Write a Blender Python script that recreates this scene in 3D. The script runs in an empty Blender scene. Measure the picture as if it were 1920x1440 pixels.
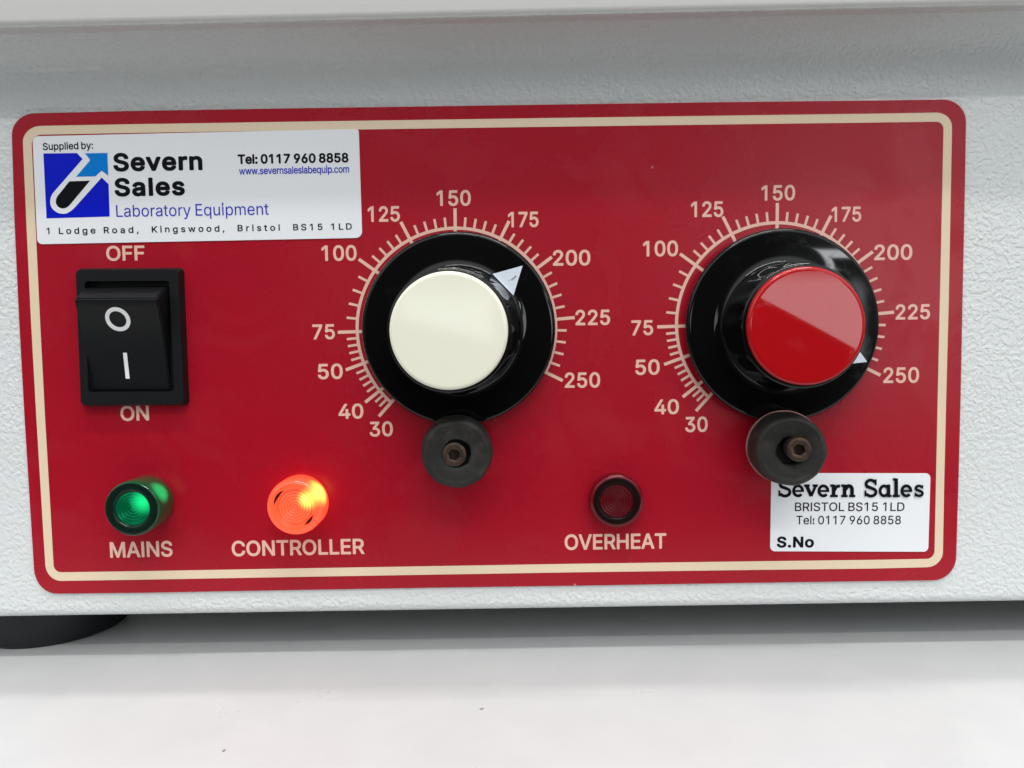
import bpy, bmesh, math, random
from mathutils import Matrix, Vector
from mathutils.geometry import tessellate_polygon
random.seed(7)
S = bpy.context.scene
COL = S.collection
MM = 0.001
R = math.radians

# ------------------------------------------------------------------ camera
def rot_xyz(rx, ry, rz):
    return (Matrix.Rotation(rz, 3, 'Z') @ Matrix.Rotation(ry, 3, 'Y') @ Matrix.Rotation(rx, 3, 'X'))
BASE = Matrix(((1, 0, 0), (0, 0, -1), (0, 1, 0)))
CAM_R = BASE @ rot_xyz(-0.0629039622, -0.00254179016, -0.0148048365)
CAM_C = Vector((100.97996 - 97.25, -160.12451, 52.98445 + 15.2)) * MM
FPX = 1450.0
cam = bpy.data.cameras.new('camera')
cam.sensor_width = 36.0
cam.lens = 36.0 * FPX / 1920.0
cam.clip_start = 0.005
cam.clip_end = 50
cam_ob = bpy.data.objects.new('camera', cam)
COL.objects.link(cam_ob)
mw = CAM_R.to_4x4()
mw.translation = CAM_C
cam_ob.matrix_world = mw
S.camera = cam_ob

# ------------------------------------------------------------------ view
S.view_settings.view_transform = 'Standard'
S.view_settings.look = 'None'
S.view_settings.exposure = 0.40
S.view_settings.gamma = 1.0
S.view_settings.use_curve_mapping = False

# ------------------------------------------------------------------ node helpers
class NT:
    def __init__(s, tree):
        s.t = tree; s.n = tree.nodes; s.l = tree.links
    def new(s, typ, **kw):
        n = s.n.new(typ)
        for k, v in kw.items():
            setattr(n, k, v)
        return n
    def link(s, a, b): s.l.new(a, b)
    def put(s, sock, v):
        if isinstance(v, (int, float)): sock.default_value = v
        elif isinstance(v, tuple): sock.default_value = v
        else: s.link(v, sock)
    def m(s, op, a, b=0.0, c=None, clamp=False):
        n = s.new('ShaderNodeMath', operation=op, use_clamp=clamp)
        s.put(n.inputs[0], a); s.put(n.inputs[1], b)
        if c is not None: s.put(n.inputs[2], c)
        return n.outputs[0]
    def smooth(s, x, lo, hi):
        n = s.new('ShaderNodeMapRange', interpolation_type='SMOOTHSTEP')
        s.put(n.inputs[0], x)
        n.inputs[1].default_value = lo; n.inputs[2].default_value = hi
        n.inputs[3].default_value = 0; n.inputs[4].default_value = 1
        return n.outputs[0]
    def mix(s, f, a, b):
        n = s.new('ShaderNodeMix', data_type='RGBA')
        s.put(n.inputs[0], f); s.put(n.inputs[6], a); s.put(n.inputs[7], b)
        return n.outputs[2]

# ------------------------------------------------------------------ world: a light room with added bright patches
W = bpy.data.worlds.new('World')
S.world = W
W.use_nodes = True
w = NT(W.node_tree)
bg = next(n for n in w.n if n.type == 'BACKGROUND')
tc = w.new('ShaderNodeTexCoord')
sp = w.new('ShaderNodeSeparateXYZ')
w.link(tc.outputs['Generated'], sp.inputs[0])
X, Y, Z = sp.outputs
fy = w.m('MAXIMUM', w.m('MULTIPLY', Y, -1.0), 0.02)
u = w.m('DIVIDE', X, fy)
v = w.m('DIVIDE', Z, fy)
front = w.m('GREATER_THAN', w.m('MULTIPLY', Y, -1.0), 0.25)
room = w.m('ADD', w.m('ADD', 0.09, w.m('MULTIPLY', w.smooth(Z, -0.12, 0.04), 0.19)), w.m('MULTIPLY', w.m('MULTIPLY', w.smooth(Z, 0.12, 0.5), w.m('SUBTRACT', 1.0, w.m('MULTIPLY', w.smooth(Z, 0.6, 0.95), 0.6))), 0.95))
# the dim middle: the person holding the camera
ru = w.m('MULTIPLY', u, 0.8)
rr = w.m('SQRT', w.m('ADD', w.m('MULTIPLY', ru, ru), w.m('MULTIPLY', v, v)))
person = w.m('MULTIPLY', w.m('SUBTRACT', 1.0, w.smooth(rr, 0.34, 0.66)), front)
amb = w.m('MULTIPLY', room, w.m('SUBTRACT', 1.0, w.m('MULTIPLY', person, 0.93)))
# window-like bright patches added and shaped for reflections on knob caps and skirt
def bright_patch(u0, u1, vtop, su, uc, vc, slope, strength, sv=0.05):
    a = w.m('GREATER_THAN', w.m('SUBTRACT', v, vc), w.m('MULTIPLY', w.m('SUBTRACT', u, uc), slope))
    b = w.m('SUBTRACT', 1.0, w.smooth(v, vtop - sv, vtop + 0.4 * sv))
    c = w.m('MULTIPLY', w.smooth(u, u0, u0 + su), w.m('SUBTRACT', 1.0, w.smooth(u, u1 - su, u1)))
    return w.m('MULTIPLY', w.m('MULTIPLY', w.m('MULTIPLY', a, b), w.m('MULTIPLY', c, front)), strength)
p1 = bright_patch(0.20, 0.66, 0.15, 0.06, 0.387, 0.0135, -0.51, 3.5)
p2 = bright_patch(-0.20, 0.035, 0.11, 0.015, -0.08, 0.0095, -0.27, 2.2)
p3 = bright_patch(0.43, 0.61, 0.242, 0.015, 0.52, 0.216, 0.0, 11.0, 0.008)  # narrow strip added to put a highlight on the right knob's skirt
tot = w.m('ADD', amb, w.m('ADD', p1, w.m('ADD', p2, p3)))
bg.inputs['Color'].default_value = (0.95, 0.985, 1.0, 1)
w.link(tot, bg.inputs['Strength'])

# ------------------------------------------------------------------ ceiling tubes
def tube(name, loc, lx, ly, watts, col=(1.0, 0.985, 0.96)):
    d = bpy.data.lights.new(name, 'AREA')
    d.shape = 'RECTANGLE'; d.size = lx; d.size_y = ly
    d.energy = watts; d.color = col
    o = bpy.data.objects.new(name, d)
    COL.objects.link(o)
    o.location = loc
    # aim straight down, as a ceiling fitting does
    o.rotation_euler = (0, 0, 0)
    return o
tube('ceiling_tube', (0.25, -1.80, 2.0), 1.5, 0.06, 17)
tube('ceiling_tube', (0.25, -0.70, 2.0), 1.5, 0.10, 18)
tube('ceiling_tube', (0.05, 0.02, 2.0), 1.5, 0.05, 10)

# ------------------------------------------------------------------ geometry helpers
def P(px, py, h=0.0):
    """point h millimetres in front of the control panel seen at pixel (px, py) of the 1920x1440 photograph"""
    d = CAM_R @ Vector(((px - 960) / FPX, -(py - 720) / FPX, -1.0))
    t = (-h * MM - CAM_C.y) / d.y
    return CAM_C + d * t
def link(o, parent=None):
    COL.objects.link(o)
    if parent: o.parent = parent
    return o
def smooth_mesh(me, ang=35):
    for p in me.polygons: p.use_smooth = True
    try: me.set_sharp_from_angle(angle=R(ang))
    except Exception: pass
def obj(name, bm, mats, parent=None, label=None, smooth=True, ang=35, recalc=True):
    if recalc: bmesh.ops.recalc_face_normals(bm, faces=bm.faces)
    me = bpy.data.meshes.new(name)
    bm.to_mesh(me); bm.free()
    for m in (mats if isinstance(mats, (list, tuple)) else [mats]): me.materials.append(m)
    if smooth: smooth_mesh(me, ang)
    o = bpy.data.objects.new(name, me)
    link(o, parent)
    if label: o['label'] = label
    return o
def lathe(bm, c, prof, n=96, mod=None, mi=0, axis=None):
    """rings (radius, height) in mm about the axis pointing out of the panel through c"""
    A = axis or Matrix.Identity(3)
    rings = []
    for k, (r, h) in enumerate(prof):
        if r <= 1e-6:
            rings.append([bm.verts.new(c + A @ Vector((0, -h * MM, 0)))])
            continue
        ring = []
        for i in range(n):
            a = 2 * math.pi * i / n
            q = r + (mod(a, k) if mod else 0)
            ring.append(bm.verts.new(c + A @ Vector((q * MM * math.cos(a), -h * MM, q * MM * math.sin(a)))))
        rings.append(ring)
    for A1, B1 in zip(rings, rings[1:]):
        if len(A1) == 1 and len(B1) == 1: continue
        for i in range(n):
            j = (i + 1) % n
            if len(A1) == 1: f = bm.faces.new((A1[0], B1[i], B1[j]))
            elif len(B1) == 1: f = bm.faces.new((A1[i], A1[j], B1[0]))
            else: f = bm.faces.new((A1[i], A1[j], B1[j], B1[i]))
            f.material_index = mi
def plate(bm, front, thick, bev=0.0, mi=0):
    """front = list of world points (an outline lying in one plane), extruded backwards"""
    c = sum(front, Vector()) / len(front)
    back = [p + Vector((0, thick * MM, 0)) for p in front]
    if bev:
        inn = [p + (c - p).normalized() * bev * MM for p in front]
        mid = [p + Vector((0, bev * MM, 0)) for p in front]
        loops = [inn, mid, back]
    else: loops = [front, back]
    vl = [[bm.verts.new(p) for p in L] for L in loops]
    n = len(front)
    f = bm.faces.new(vl[0]); f.material_index = mi
    for a, b in zip(vl, vl[1:]):
        for i in range(n):
            g = bm.faces.new((a[i], a[(i + 1) % n], b[(i + 1) % n], b[i])); g.material_index = mi
    f = bm.faces.new(vl[-1]); f.material_index = mi
def rounded(corners, r, n=8):
    """pixel corners -> outline with rounded corners of radius r px (r may be a list)"""
    out = []
    m = len(corners)
    for i in range(m):
        p0, p, p1 = (Vector(corners[i - 1]), Vector(corners[i]), Vector(corners[(i + 1) % m]))
        rad = r[i] if isinstance(r, (list, tuple)) else r
        if rad <= 0: out.append(tuple(p)); continue
        a = (p0 - p).normalized(); b = (p1 - p).normalized()
        ang = a.angle(b)
        t = rad / math.tan(ang / 2)
        ce = p + (a + b).normalized() * rad / math.sin(ang / 2)
        s = p + a * t - ce; e = p + b * t - ce
        a0 = math.atan2(s.y, s.x); a1 = math.atan2(e.y, e.x)
        da = (a1 - a0 + math.pi) % (2 * math.pi) - math.pi
        for k in range(n + 1):
            g = a0 + da * k / n
            out.append((ce.x + rad * math.cos(g), ce.y + rad * math.sin(g)))
    return out
def sheet(bm, pts, mi=0):
    f = bm.faces.new([bm.verts.new(p) for p in pts]); f.material_index = mi
    return f
def ring_sheet(bm, outer, inner, mi=0):
    A1 = [bm.verts.new(p) for p in outer]; B1 = [bm.verts.new(p) for p in inner]
    n = len(A1)
    for i in range(n):
        f = bm.faces.new((A1[i], A1[(i + 1) % n], B1[(i + 1) % n], B1[i])); f.material_index = mi

# text ---------------------------------------------------------------
# outlines of a plain grotesque alphabet in five weights: advance, then closed contours x,y,x,y...
GLYPHS = {
"B": (18, {
"0":(453,[[228,534,250,533,270,529,288,524,309,514,326,504,346,488,360,474,373,457,386,436,396,415,405,390,411,366,417,338,420,310,423,247,422,216,419,184,414,156,409,132,401,107,392,86,382,65,370,48,358,32,344,18,326,4,309,-6,288,-15,267,-21,246,-24,225,-25,204,-24,180,-20,158,-13,144,-6,127,4,110,18,94,34,80,51,68,72,57,93,48,118,42,142,36,170,33,198,30,261,31,292,34,324,39,352,44,376,52,401,61,422,71,443,83,460,96,476,110,490,127,504,144,515,166,524,186,530,208,533],[228,442,250,439,269,429,288,412,301,390,312,362,320,331,325,292,326,247,324,205,318,170,309,138,298,114,284,94,267,79,250,71,239,69,225,68,204,71,194,75,183,81,167,96,153,118,142,142,133,180,128,219,127,261,129,300,135,338,143,370,155,395,169,415,186,431,204,439,214,441]]),
"1":(453,[[280,-17,210,-18,200,-13,195,-5,194,412,193,413,93,342,84,340,77,342,71,348,68,356,68,426,70,436,77,443,186,522,196,527,277,527,288,523,291,519,294,513,294,-2,289,-12]]),
"2":(453,[[55,-16,48,-9,46,-2,46,48,48,56,241,262,267,292,283,314,295,334,300,352,302,370,301,387,297,401,291,412,280,424,266,432,252,438,234,441,213,441,199,439,185,434,172,426,162,415,154,402,149,390,146,380,144,356,140,349,136,346,126,344,62,344,55,347,51,352,48,359,48,370,49,387,53,408,58,426,64,440,82,468,105,492,122,504,136,513,168,526,202,533,241,533,258,531,280,527,314,513,336,499,356,481,373,460,386,436,394,412,399,380,398,356,393,328,386,306,376,286,364,266,347,244,300,190,194,76,388,75,395,74,403,68,407,58,407,-2,405,-8,398,-15,388,-18,66,-18]]),
"3":(453,[[60,524,70,527,372,527,382,524,388,516,390,502,390,460,388,454,263,310,265,306,291,301,316,292,340,278,361,262,378,244,394,219,403,198,409,174,411,146,409,121,403,93,392,69,378,47,361,26,339,9,316,-5,277,-18,256,-22,235,-24,193,-24,154,-17,134,-10,116,-2,98,8,84,18,70,30,57,44,48,58,40,72,31,100,26,132,29,142,32,146,39,149,109,150,116,149,124,142,134,110,140,98,149,90,162,80,176,74,193,70,210,68,232,68,252,72,271,79,283,86,294,96,302,107,308,121,311,138,309,163,302,184,289,202,271,216,252,223,228,228,207,230,154,230,148,233,144,236,140,244,139,300,141,306,250,432,246,434,70,434,64,435,56,440,52,450,52,510,54,516]]),
"4":(453,[[315,527,322,523,327,516,329,506,326,499,140,184,144,181,262,181,264,184,264,317,267,328,270,331,276,335,298,336,346,336,354,333,358,328,361,317,361,184,364,181,416,181,424,178,427,174,430,170,431,163,430,100,426,93,416,87,364,87,362,86,361,-2,359,-8,354,-15,343,-18,280,-18,273,-16,270,-13,266,-8,264,-2,264,82,262,87,35,88,27,93,22,104,22,160,24,167,233,520,238,525,245,527]]),
"5":(453,[[374,525,380,520,384,510,384,450,382,443,377,438,366,434,170,434,167,433,156,338,156,337,160,337,184,346,212,351,237,352,262,349,290,342,314,331,335,318,353,303,371,282,387,258,399,230,406,202,409,170,408,138,403,110,394,86,377,54,363,37,352,26,337,12,321,1,290,-13,268,-20,251,-23,212,-25,174,-20,139,-8,118,3,97,18,80,35,65,54,53,79,45,104,42,132,47,142,52,146,58,148,122,148,128,147,135,142,138,138,143,118,150,104,158,93,167,85,181,76,195,71,216,68,234,69,251,73,266,79,280,90,293,104,301,118,308,138,310,156,309,174,307,188,303,202,298,212,289,226,279,236,268,245,258,251,244,256,230,258,216,259,188,255,160,246,136,230,128,228,62,236,55,240,52,244,49,254,80,516,86,524,97,527,366,527]]),
"6":(453,[[328,526,336,521,340,513,340,506,337,499,223,334,227,332,252,331,276,328,297,323,311,318,328,308,346,296,360,283,373,268,385,250,391,236,399,216,404,194,406,174,407,149,405,124,400,104,388,72,378,54,367,40,344,16,314,-4,283,-17,248,-24,210,-24,174,-18,143,-6,114,12,101,23,88,37,68,65,55,100,47,138,46,163,47,180,54,219,61,240,70,261,99,314,121,348,238,520,244,525,252,527,322,527],[192,241,210,246,227,247,244,245,258,241,274,233,286,222,294,212,303,194,307,177,309,156,307,135,302,118,294,101,284,90,271,79,255,71,238,67,220,66,206,68,192,73,177,82,166,93,157,105,149,121,144,138,143,160,144,177,149,194,156,208,166,222,178,233]]),
"7":(453,[[88,-16,84,-12,80,-5,79,2,81,9,295,432,292,434,57,435,49,440,46,443,44,450,44,510,46,518,53,525,60,527,390,527,400,525,407,517,409,510,409,450,408,443,181,-8,174,-16,166,-18,95,-18]]),
"8":(453,[[226,534,250,533,274,529,299,521,320,511,341,497,359,482,373,464,386,441,395,418,399,398,400,373,397,348,389,324,377,303,362,283,345,268,364,254,378,240,390,225,400,208,408,191,414,174,418,152,419,135,416,104,411,86,405,72,397,58,385,40,364,20,350,9,332,-2,302,-14,264,-22,226,-25,187,-22,148,-13,117,1,89,20,77,30,65,44,55,58,47,72,42,86,37,104,34,135,35,156,38,174,44,191,52,208,63,226,75,241,89,254,108,268,89,284,75,303,63,324,55,348,52,373,53,398,59,426,67,446,75,460,93,482,110,497,131,510,152,521,173,527,201,533],[318,128,315,114,307,100,296,88,282,79,268,73,250,69,232,67,212,68,194,70,176,76,162,83,151,93,143,104,136,118,133,132,133,146,137,163,144,177,152,188,166,200,180,208,198,214,218,217,240,216,257,213,274,207,288,198,301,188,310,174,316,160,319,146],[294,408,299,394,301,380,300,366,297,352,293,342,285,331,274,321,264,315,250,311,232,308,215,308,198,312,184,317,173,324,164,334,157,345,154,356,151,370,151,384,154,398,159,408,166,419,176,428,187,434,201,439,215,441,232,442,250,439,264,434,278,427,287,418]]),
"9":(453,[[126,-17,118,-14,114,-8,112,2,114,9,228,174,229,177,202,177,185,179,164,184,146,190,129,198,112,209,98,221,83,236,71,254,62,272,54,292,49,314,47,334,46,359,48,384,53,404,59,424,66,440,77,457,87,471,108,492,122,502,140,513,157,521,174,527,210,533,244,533,280,527,297,520,313,513,330,502,344,492,356,481,368,468,387,436,395,418,400,401,405,380,406,362,406,328,398,289,390,264,383,247,354,194,307,124,213,-12,209,-16,202,-18],[210,263,192,268,178,276,164,289,154,303,147,320,144,338,143,356,145,373,150,390,157,404,168,418,181,429,196,437,210,441,227,442,244,440,262,435,276,426,286,417,295,404,303,387,308,370,309,348,307,328,303,314,294,296,283,283,272,274,258,267,244,263,227,261]]),
"A":(479,[[200,527,277,527,287,524,292,516,480,6,481,-2,479,-8,476,-12,470,-17,462,-18,396,-18,389,-17,382,-12,378,-5,333,121,330,124,148,124,102,-5,98,-12,92,-17,84,-18,14,-18,7,-16,0,-8,-2,-2,-1,6,183,513,190,523],[238,392,270,296,296,222,298,219,294,217,182,217,180,219,208,296]]),
"C":(510,[[371,511,396,498,420,480,439,460,456,440,470,415,483,384,491,348,488,338,480,331,472,330,406,330,399,332,396,335,391,342,385,362,379,376,365,398,354,408,340,419,327,426,312,431,287,437,262,438,238,435,214,428,186,411,164,392,147,367,133,335,124,300,121,261,123,219,131,180,138,160,147,142,158,124,174,107,189,94,203,86,220,79,242,73,266,71,294,73,318,80,338,90,357,104,370,118,382,138,393,170,399,176,406,178,472,178,483,175,490,166,491,160,488,142,482,121,473,100,464,82,452,63,438,46,424,32,402,16,387,6,368,-4,326,-18,304,-22,276,-25,252,-25,228,-22,206,-18,186,-12,161,-2,140,10,119,25,101,40,82,62,68,82,54,107,43,132,34,160,28,188,24,216,22,247,23,278,26,314,32,342,40,370,50,394,63,418,77,440,91,457,108,475,130,492,147,503,172,515,194,524,220,530,245,533,273,534,298,532,318,529,350,520]]),
"E":(418,[[384,-16,374,-18,58,-18,51,-16,44,-9,42,2,42,510,44,518,51,525,62,527,374,527,380,525,388,518,390,510,390,450,388,443,385,440,377,435,146,434,143,432,143,429,143,306,146,304,356,304,363,302,367,300,372,292,373,286,373,226,370,219,367,216,360,212,146,211,143,208,143,79,144,76,380,74,389,68,393,58,393,-2,391,-8]]),
"F":(410,[[55,-17,47,-12,42,-2,42,510,44,518,51,525,58,527,366,527,377,525,383,520,387,513,387,492,387,450,384,442,377,436,370,434,146,434,143,432,143,300,146,296,346,296,352,295,360,290,364,282,364,219,359,208,349,203,146,203,143,202,142,-5,138,-12,128,-18]]),
"H":(516,[[468,-14,458,-18,391,-18,383,-16,376,-8,374,2,374,212,370,214,146,214,143,212,143,208,143,2,141,-8,134,-16,125,-18,58,-18,51,-16,47,-12,43,-5,42,2,42,510,44,516,49,524,58,527,125,527,136,524,141,516,143,510,143,310,146,307,370,307,374,308,374,510,376,516,381,524,391,527,458,527,464,525,471,520,475,510,475,2,473,-8]]),
"I":(185,[[58,527,128,527,136,524,139,520,143,513,143,-2,138,-12,128,-18,55,-17,47,-12,42,-2,42,510,44,516,48,522]]),
"L":(393,[[55,526,128,527,136,524,139,520,143,513,143,79,144,76,366,74,375,68,379,58,379,-2,377,-8,370,-16,360,-18,58,-18,51,-16,44,-8,42,2,42,510,46,520]]),
"M":(628,[[48,522,58,527,153,527,160,525,166,520,298,184,314,135,318,141,336,194,462,520,468,525,475,527,570,527,580,522,584,516,586,510,586,468,586,2,585,-5,580,-13,570,-18,503,-18,492,-14,487,-5,486,319,484,314,482,310,359,-5,356,-11,352,-15,342,-18,282,-18,276,-15,270,-8,142,314,141,310,140,303,139,-5,135,-12,131,-16,125,-18,58,-18,51,-16,47,-12,43,-5,42,2,42,510,44,516]]),
"N":(523,[[475,522,479,516,481,510,481,2,480,-5,476,-12,468,-17,461,-18,388,-18,380,-17,374,-12,188,278,142,354,141,352,143,296,142,-5,139,-11,136,-15,125,-18,58,-18,48,-13,43,-5,42,2,42,510,46,520,51,525,62,527,136,527,142,526,150,521,380,157,381,513,384,519,388,523,398,527,464,527]]),
"O":(533,[[290,533,315,530,340,524,364,515,388,502,406,491,427,473,443,457,459,436,473,415,483,394,493,370,501,342,507,314,510,286,511,254,510,222,507,194,501,166,493,138,483,114,473,93,458,71,442,51,427,35,410,21,388,7,368,-4,343,-14,318,-20,298,-23,273,-25,245,-24,220,-21,192,-14,172,-6,148,6,130,17,109,34,92,51,77,69,62,93,49,118,40,138,32,166,26,194,23,222,22,254,23,286,26,314,32,342,39,366,49,390,62,415,77,439,91,457,108,474,126,489,147,503,168,514,192,523,214,529,238,532,266,534],[273,438,290,436,304,433,332,422,357,404,368,394,378,381,394,352,405,320,410,289,412,247,409,208,401,174,387,142,370,118,350,98,336,89,322,82,294,74,262,71,231,75,203,86,191,93,178,102,158,124,141,152,130,184,123,219,121,261,125,303,134,338,147,367,166,394,189,415,214,428,242,436]]),
"R":(449,[[51,525,62,527,237,527,265,526,290,522,321,514,349,501,374,483,394,460,412,429,419,412,424,390,427,352,426,328,423,310,419,292,412,275,403,258,394,244,374,222,360,212,342,202,340,198,444,9,446,2,445,-5,441,-12,437,-16,430,-18,352,-18,346,-16,340,-12,237,178,234,180,146,180,143,177,143,-2,138,-12,132,-17,125,-18,58,-18,51,-16,44,-9,42,2,42,510,44,518],[143,432,146,434,254,433,282,427,300,417,310,408,318,398,323,384,326,366,327,348,325,331,320,314,314,303,304,292,293,285,279,279,262,275,240,273,146,273,143,275]]),
"S":(446,[[250,533,282,528,316,517,348,501,374,480,395,455,404,439,410,424,415,410,418,388,419,374,416,368,411,363,404,360,338,360,330,361,324,366,320,371,317,388,311,402,303,413,292,422,274,432,257,437,240,440,218,441,201,439,180,434,162,425,151,416,140,402,135,388,133,371,136,357,141,350,152,340,162,331,173,326,215,311,282,293,316,281,344,268,372,250,386,238,399,224,411,206,416,196,422,178,425,161,426,140,425,122,422,102,418,88,405,60,394,43,383,31,369,18,353,7,338,-2,316,-11,299,-17,278,-22,257,-25,232,-27,190,-25,156,-19,120,-7,92,8,78,18,64,31,45,56,37,70,30,88,25,105,21,126,20,140,23,147,30,153,36,155,103,155,110,154,117,149,121,144,125,122,131,108,138,98,150,88,166,78,187,71,208,68,229,67,250,69,274,75,293,84,307,94,319,108,326,122,328,140,324,158,320,165,310,175,288,189,254,201,176,222,148,232,114,248,82,269,68,282,58,294,49,308,43,322,37,340,35,354,34,371,35,388,41,420,48,438,56,452,75,476,89,489,103,499,117,508,138,518,173,528,212,534]]),
"T":(448,[[258,-18,188,-17,180,-12,175,-2,175,432,170,434,30,434,23,436,16,443,14,450,14,457,14,513,18,520,23,525,34,527,416,527,426,525,433,516,435,510,435,450,433,443,426,436,416,434,279,434,275,432,275,-2,270,-12,265,-16]]),
"V":(479,[[4,522,14,527,84,527,95,524,100,516,211,205,238,122,242,119,264,188,379,516,386,524,396,527,466,527,474,524,479,516,481,510,480,502,295,-5,291,-12,287,-16,277,-18,204,-18,195,-16,188,-8,-1,502,-2,513]]),
}),
"H": (31, {
".":(187,[[28,5,23,16,20,30,20,50,22,64,26,75,34,88,48,101,59,109,70,114,84,117,98,118,115,115,129,110,143,101,157,87,164,76,169,64,171,50,172,33,169,19,164,6,156,-6,143,-19,132,-26,118,-32,104,-34,87,-35,73,-32,60,-26,48,-19,35,-6]]),
"0":(453,[[228,547,253,545,276,541,298,534,316,525,336,513,354,499,368,484,382,466,396,443,407,422,416,398,423,373,429,345,433,317,435,286,436,250,435,216,432,184,428,156,421,128,414,104,404,79,393,58,379,37,364,20,348,4,330,-9,312,-19,292,-28,270,-34,250,-37,225,-38,200,-36,176,-32,155,-25,138,-18,117,-5,100,9,83,26,69,44,56,65,46,86,37,110,30,135,24,163,20,191,18,222,17,258,18,292,21,324,25,352,32,380,39,404,49,429,60,450,74,471,89,488,106,504,124,517,144,529,162,536,183,542,204,546],[228,429,246,426,264,417,279,401,291,380,300,356,308,320,312,286,313,247,311,212,306,177,298,146,288,122,276,104,260,90,242,83,225,81,208,84,190,92,175,107,162,128,152,156,145,188,141,222,140,261,142,300,147,334,155,362,165,387,180,407,194,420,211,427]]),
"1":(453,[[284,-30,277,-31,207,-31,200,-29,191,-22,185,-16,182,-8,181,2,181,384,180,387,179,388,105,334,95,328,81,327,70,331,60,341,56,352,55,429,58,440,62,446,70,454,180,534,193,540,277,540,284,539,291,536,298,530,303,524,307,513,307,-2,305,-12,300,-19,293,-26]]),
"5":(453,[[380,536,388,531,393,524,397,510,397,446,393,436,387,429,377,423,366,421,181,421,178,418,171,359,174,356,206,364,234,365,262,362,286,357,314,346,335,334,356,318,377,296,392,275,404,250,414,222,420,194,422,163,420,132,414,104,405,79,388,47,374,30,361,16,346,2,330,-8,317,-16,296,-25,279,-30,254,-36,230,-38,212,-38,188,-36,170,-33,136,-21,111,-8,86,10,67,30,52,51,39,79,31,107,29,132,31,142,36,149,44,157,55,161,122,161,132,159,142,153,149,146,159,114,166,104,174,96,184,89,198,84,212,81,230,81,244,84,258,90,272,100,282,110,289,124,294,138,297,156,296,174,290,198,285,208,278,219,268,228,258,236,237,244,212,246,188,242,164,233,142,219,128,215,58,223,48,229,41,236,37,247,36,258,65,513,67,520,71,527,78,534,86,539,94,540,366,540]]),
"6":(453,[[332,538,344,530,351,520,353,506,350,496,247,345,269,343,294,338,311,332,328,323,346,313,362,300,376,286,389,268,398,254,407,233,413,212,418,191,420,166,420,142,417,121,413,100,407,82,399,65,389,48,378,32,352,6,338,-5,321,-16,290,-29,272,-33,252,-37,234,-38,210,-37,192,-35,171,-31,140,-19,121,-8,104,3,90,16,77,30,66,44,56,62,42,96,37,118,34,138,33,163,34,180,37,202,42,222,48,244,59,268,88,320,110,356,230,530,238,536,248,540,322,540],[241,80,227,79,213,80,199,85,188,91,178,99,171,107,163,121,158,135,156,152,156,166,158,180,163,194,171,208,182,219,192,227,206,232,220,234,238,233,252,230,260,226,272,218,281,208,289,194,293,180,296,163,295,146,292,128,286,114,279,104,268,93,255,85]]),
"7":(453,[[85,-29,76,-22,68,-12,66,2,69,12,273,418,270,421,60,421,50,423,43,428,38,432,34,440,31,446,31,510,35,524,40,530,46,536,60,540,390,540,400,539,407,536,416,527,420,520,422,513,422,450,421,440,192,-16,183,-25,176,-29,169,-31,95,-31]]),
"8":(453,[[226,547,254,545,282,540,306,532,327,522,348,508,367,492,383,473,397,450,405,429,411,404,413,380,411,352,404,328,396,310,383,289,367,268,383,254,394,242,404,228,415,208,424,188,428,170,431,152,432,135,431,118,428,100,423,82,417,68,408,51,396,34,372,10,341,-11,310,-25,271,-35,250,-37,226,-38,184,-35,145,-26,128,-19,110,-10,92,0,78,11,64,24,54,37,44,52,35,68,29,82,25,100,22,118,21,135,23,160,26,177,31,194,37,208,49,230,60,244,72,256,85,268,68,290,56,310,47,331,41,356,39,380,41,404,46,429,56,454,68,472,85,492,103,508,124,521,145,532,170,540,194,545],[306,132,302,118,296,107,288,99,274,90,260,84,246,81,215,80,198,83,184,87,173,92,162,100,153,110,149,121,146,132,146,146,149,160,156,171,163,180,176,191,187,197,204,202,218,204,236,204,254,201,268,196,278,190,289,180,297,170,304,156,306,146],[282,404,285,394,288,380,287,366,285,356,282,348,274,339,266,331,257,326,246,323,232,321,215,322,201,324,190,328,181,334,175,342,168,352,165,362,164,373,164,384,167,394,177,412,184,417,192,422,215,428,229,429,243,427,254,425,268,418,276,412]]),
"9":(453,[[121,-30,109,-22,101,-12,99,2,102,12,205,163,202,164,182,167,160,171,143,177,122,187,105,198,90,210,78,222,64,240,54,258,46,275,39,296,35,317,33,338,33,362,36,387,40,408,46,426,54,443,64,460,76,478,101,503,115,513,132,524,150,532,168,538,202,546,224,547,244,546,266,543,283,539,300,533,318,525,338,513,353,502,378,476,388,461,398,443,406,426,413,404,417,384,420,362,419,324,415,303,410,282,402,259,394,240,365,188,313,110,224,-20,213,-28,202,-31,129,-31],[252,425,266,418,276,409,284,398,291,384,294,370,296,352,295,334,292,320,285,306,278,296,269,288,258,281,244,276,230,274,216,275,202,278,188,285,178,292,170,303,164,314,158,331,156,345,157,362,160,380,166,394,174,406,184,415,196,423,206,427,220,429,238,428]]),
":":(187,[[28,5,23,16,20,30,20,50,22,64,26,75,34,88,48,101,59,109,70,114,84,117,98,118,115,115,129,110,143,101,157,87,164,76,169,64,171,50,172,33,169,19,164,6,156,-6,143,-19,132,-26,118,-32,104,-34,87,-35,73,-32,60,-26,48,-19,35,-6],[33,362,42,371,52,380,70,388,84,392,98,393,115,390,132,383,143,377,152,369,162,355,167,344,171,327,172,313,169,296,164,282,158,271,148,260,134,250,122,244,108,241,94,240,80,241,62,247,51,254,42,262,31,274,24,289,20,302,19,316,21,334,25,348]]),
"N":(523,[[41,533,48,538,58,540,136,540,148,538,158,530,366,204,368,208,368,510,370,520,374,527,380,534,388,538,398,540,468,540,478,536,488,527,492,520,494,510,494,-2,490,-16,482,-24,475,-29,464,-31,388,-31,377,-29,366,-22,360,-16,156,304,156,2,154,-12,149,-19,142,-26,136,-29,128,-31,55,-31,44,-27,36,-19,31,-12,29,-2,29,510,33,524]]),
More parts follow.
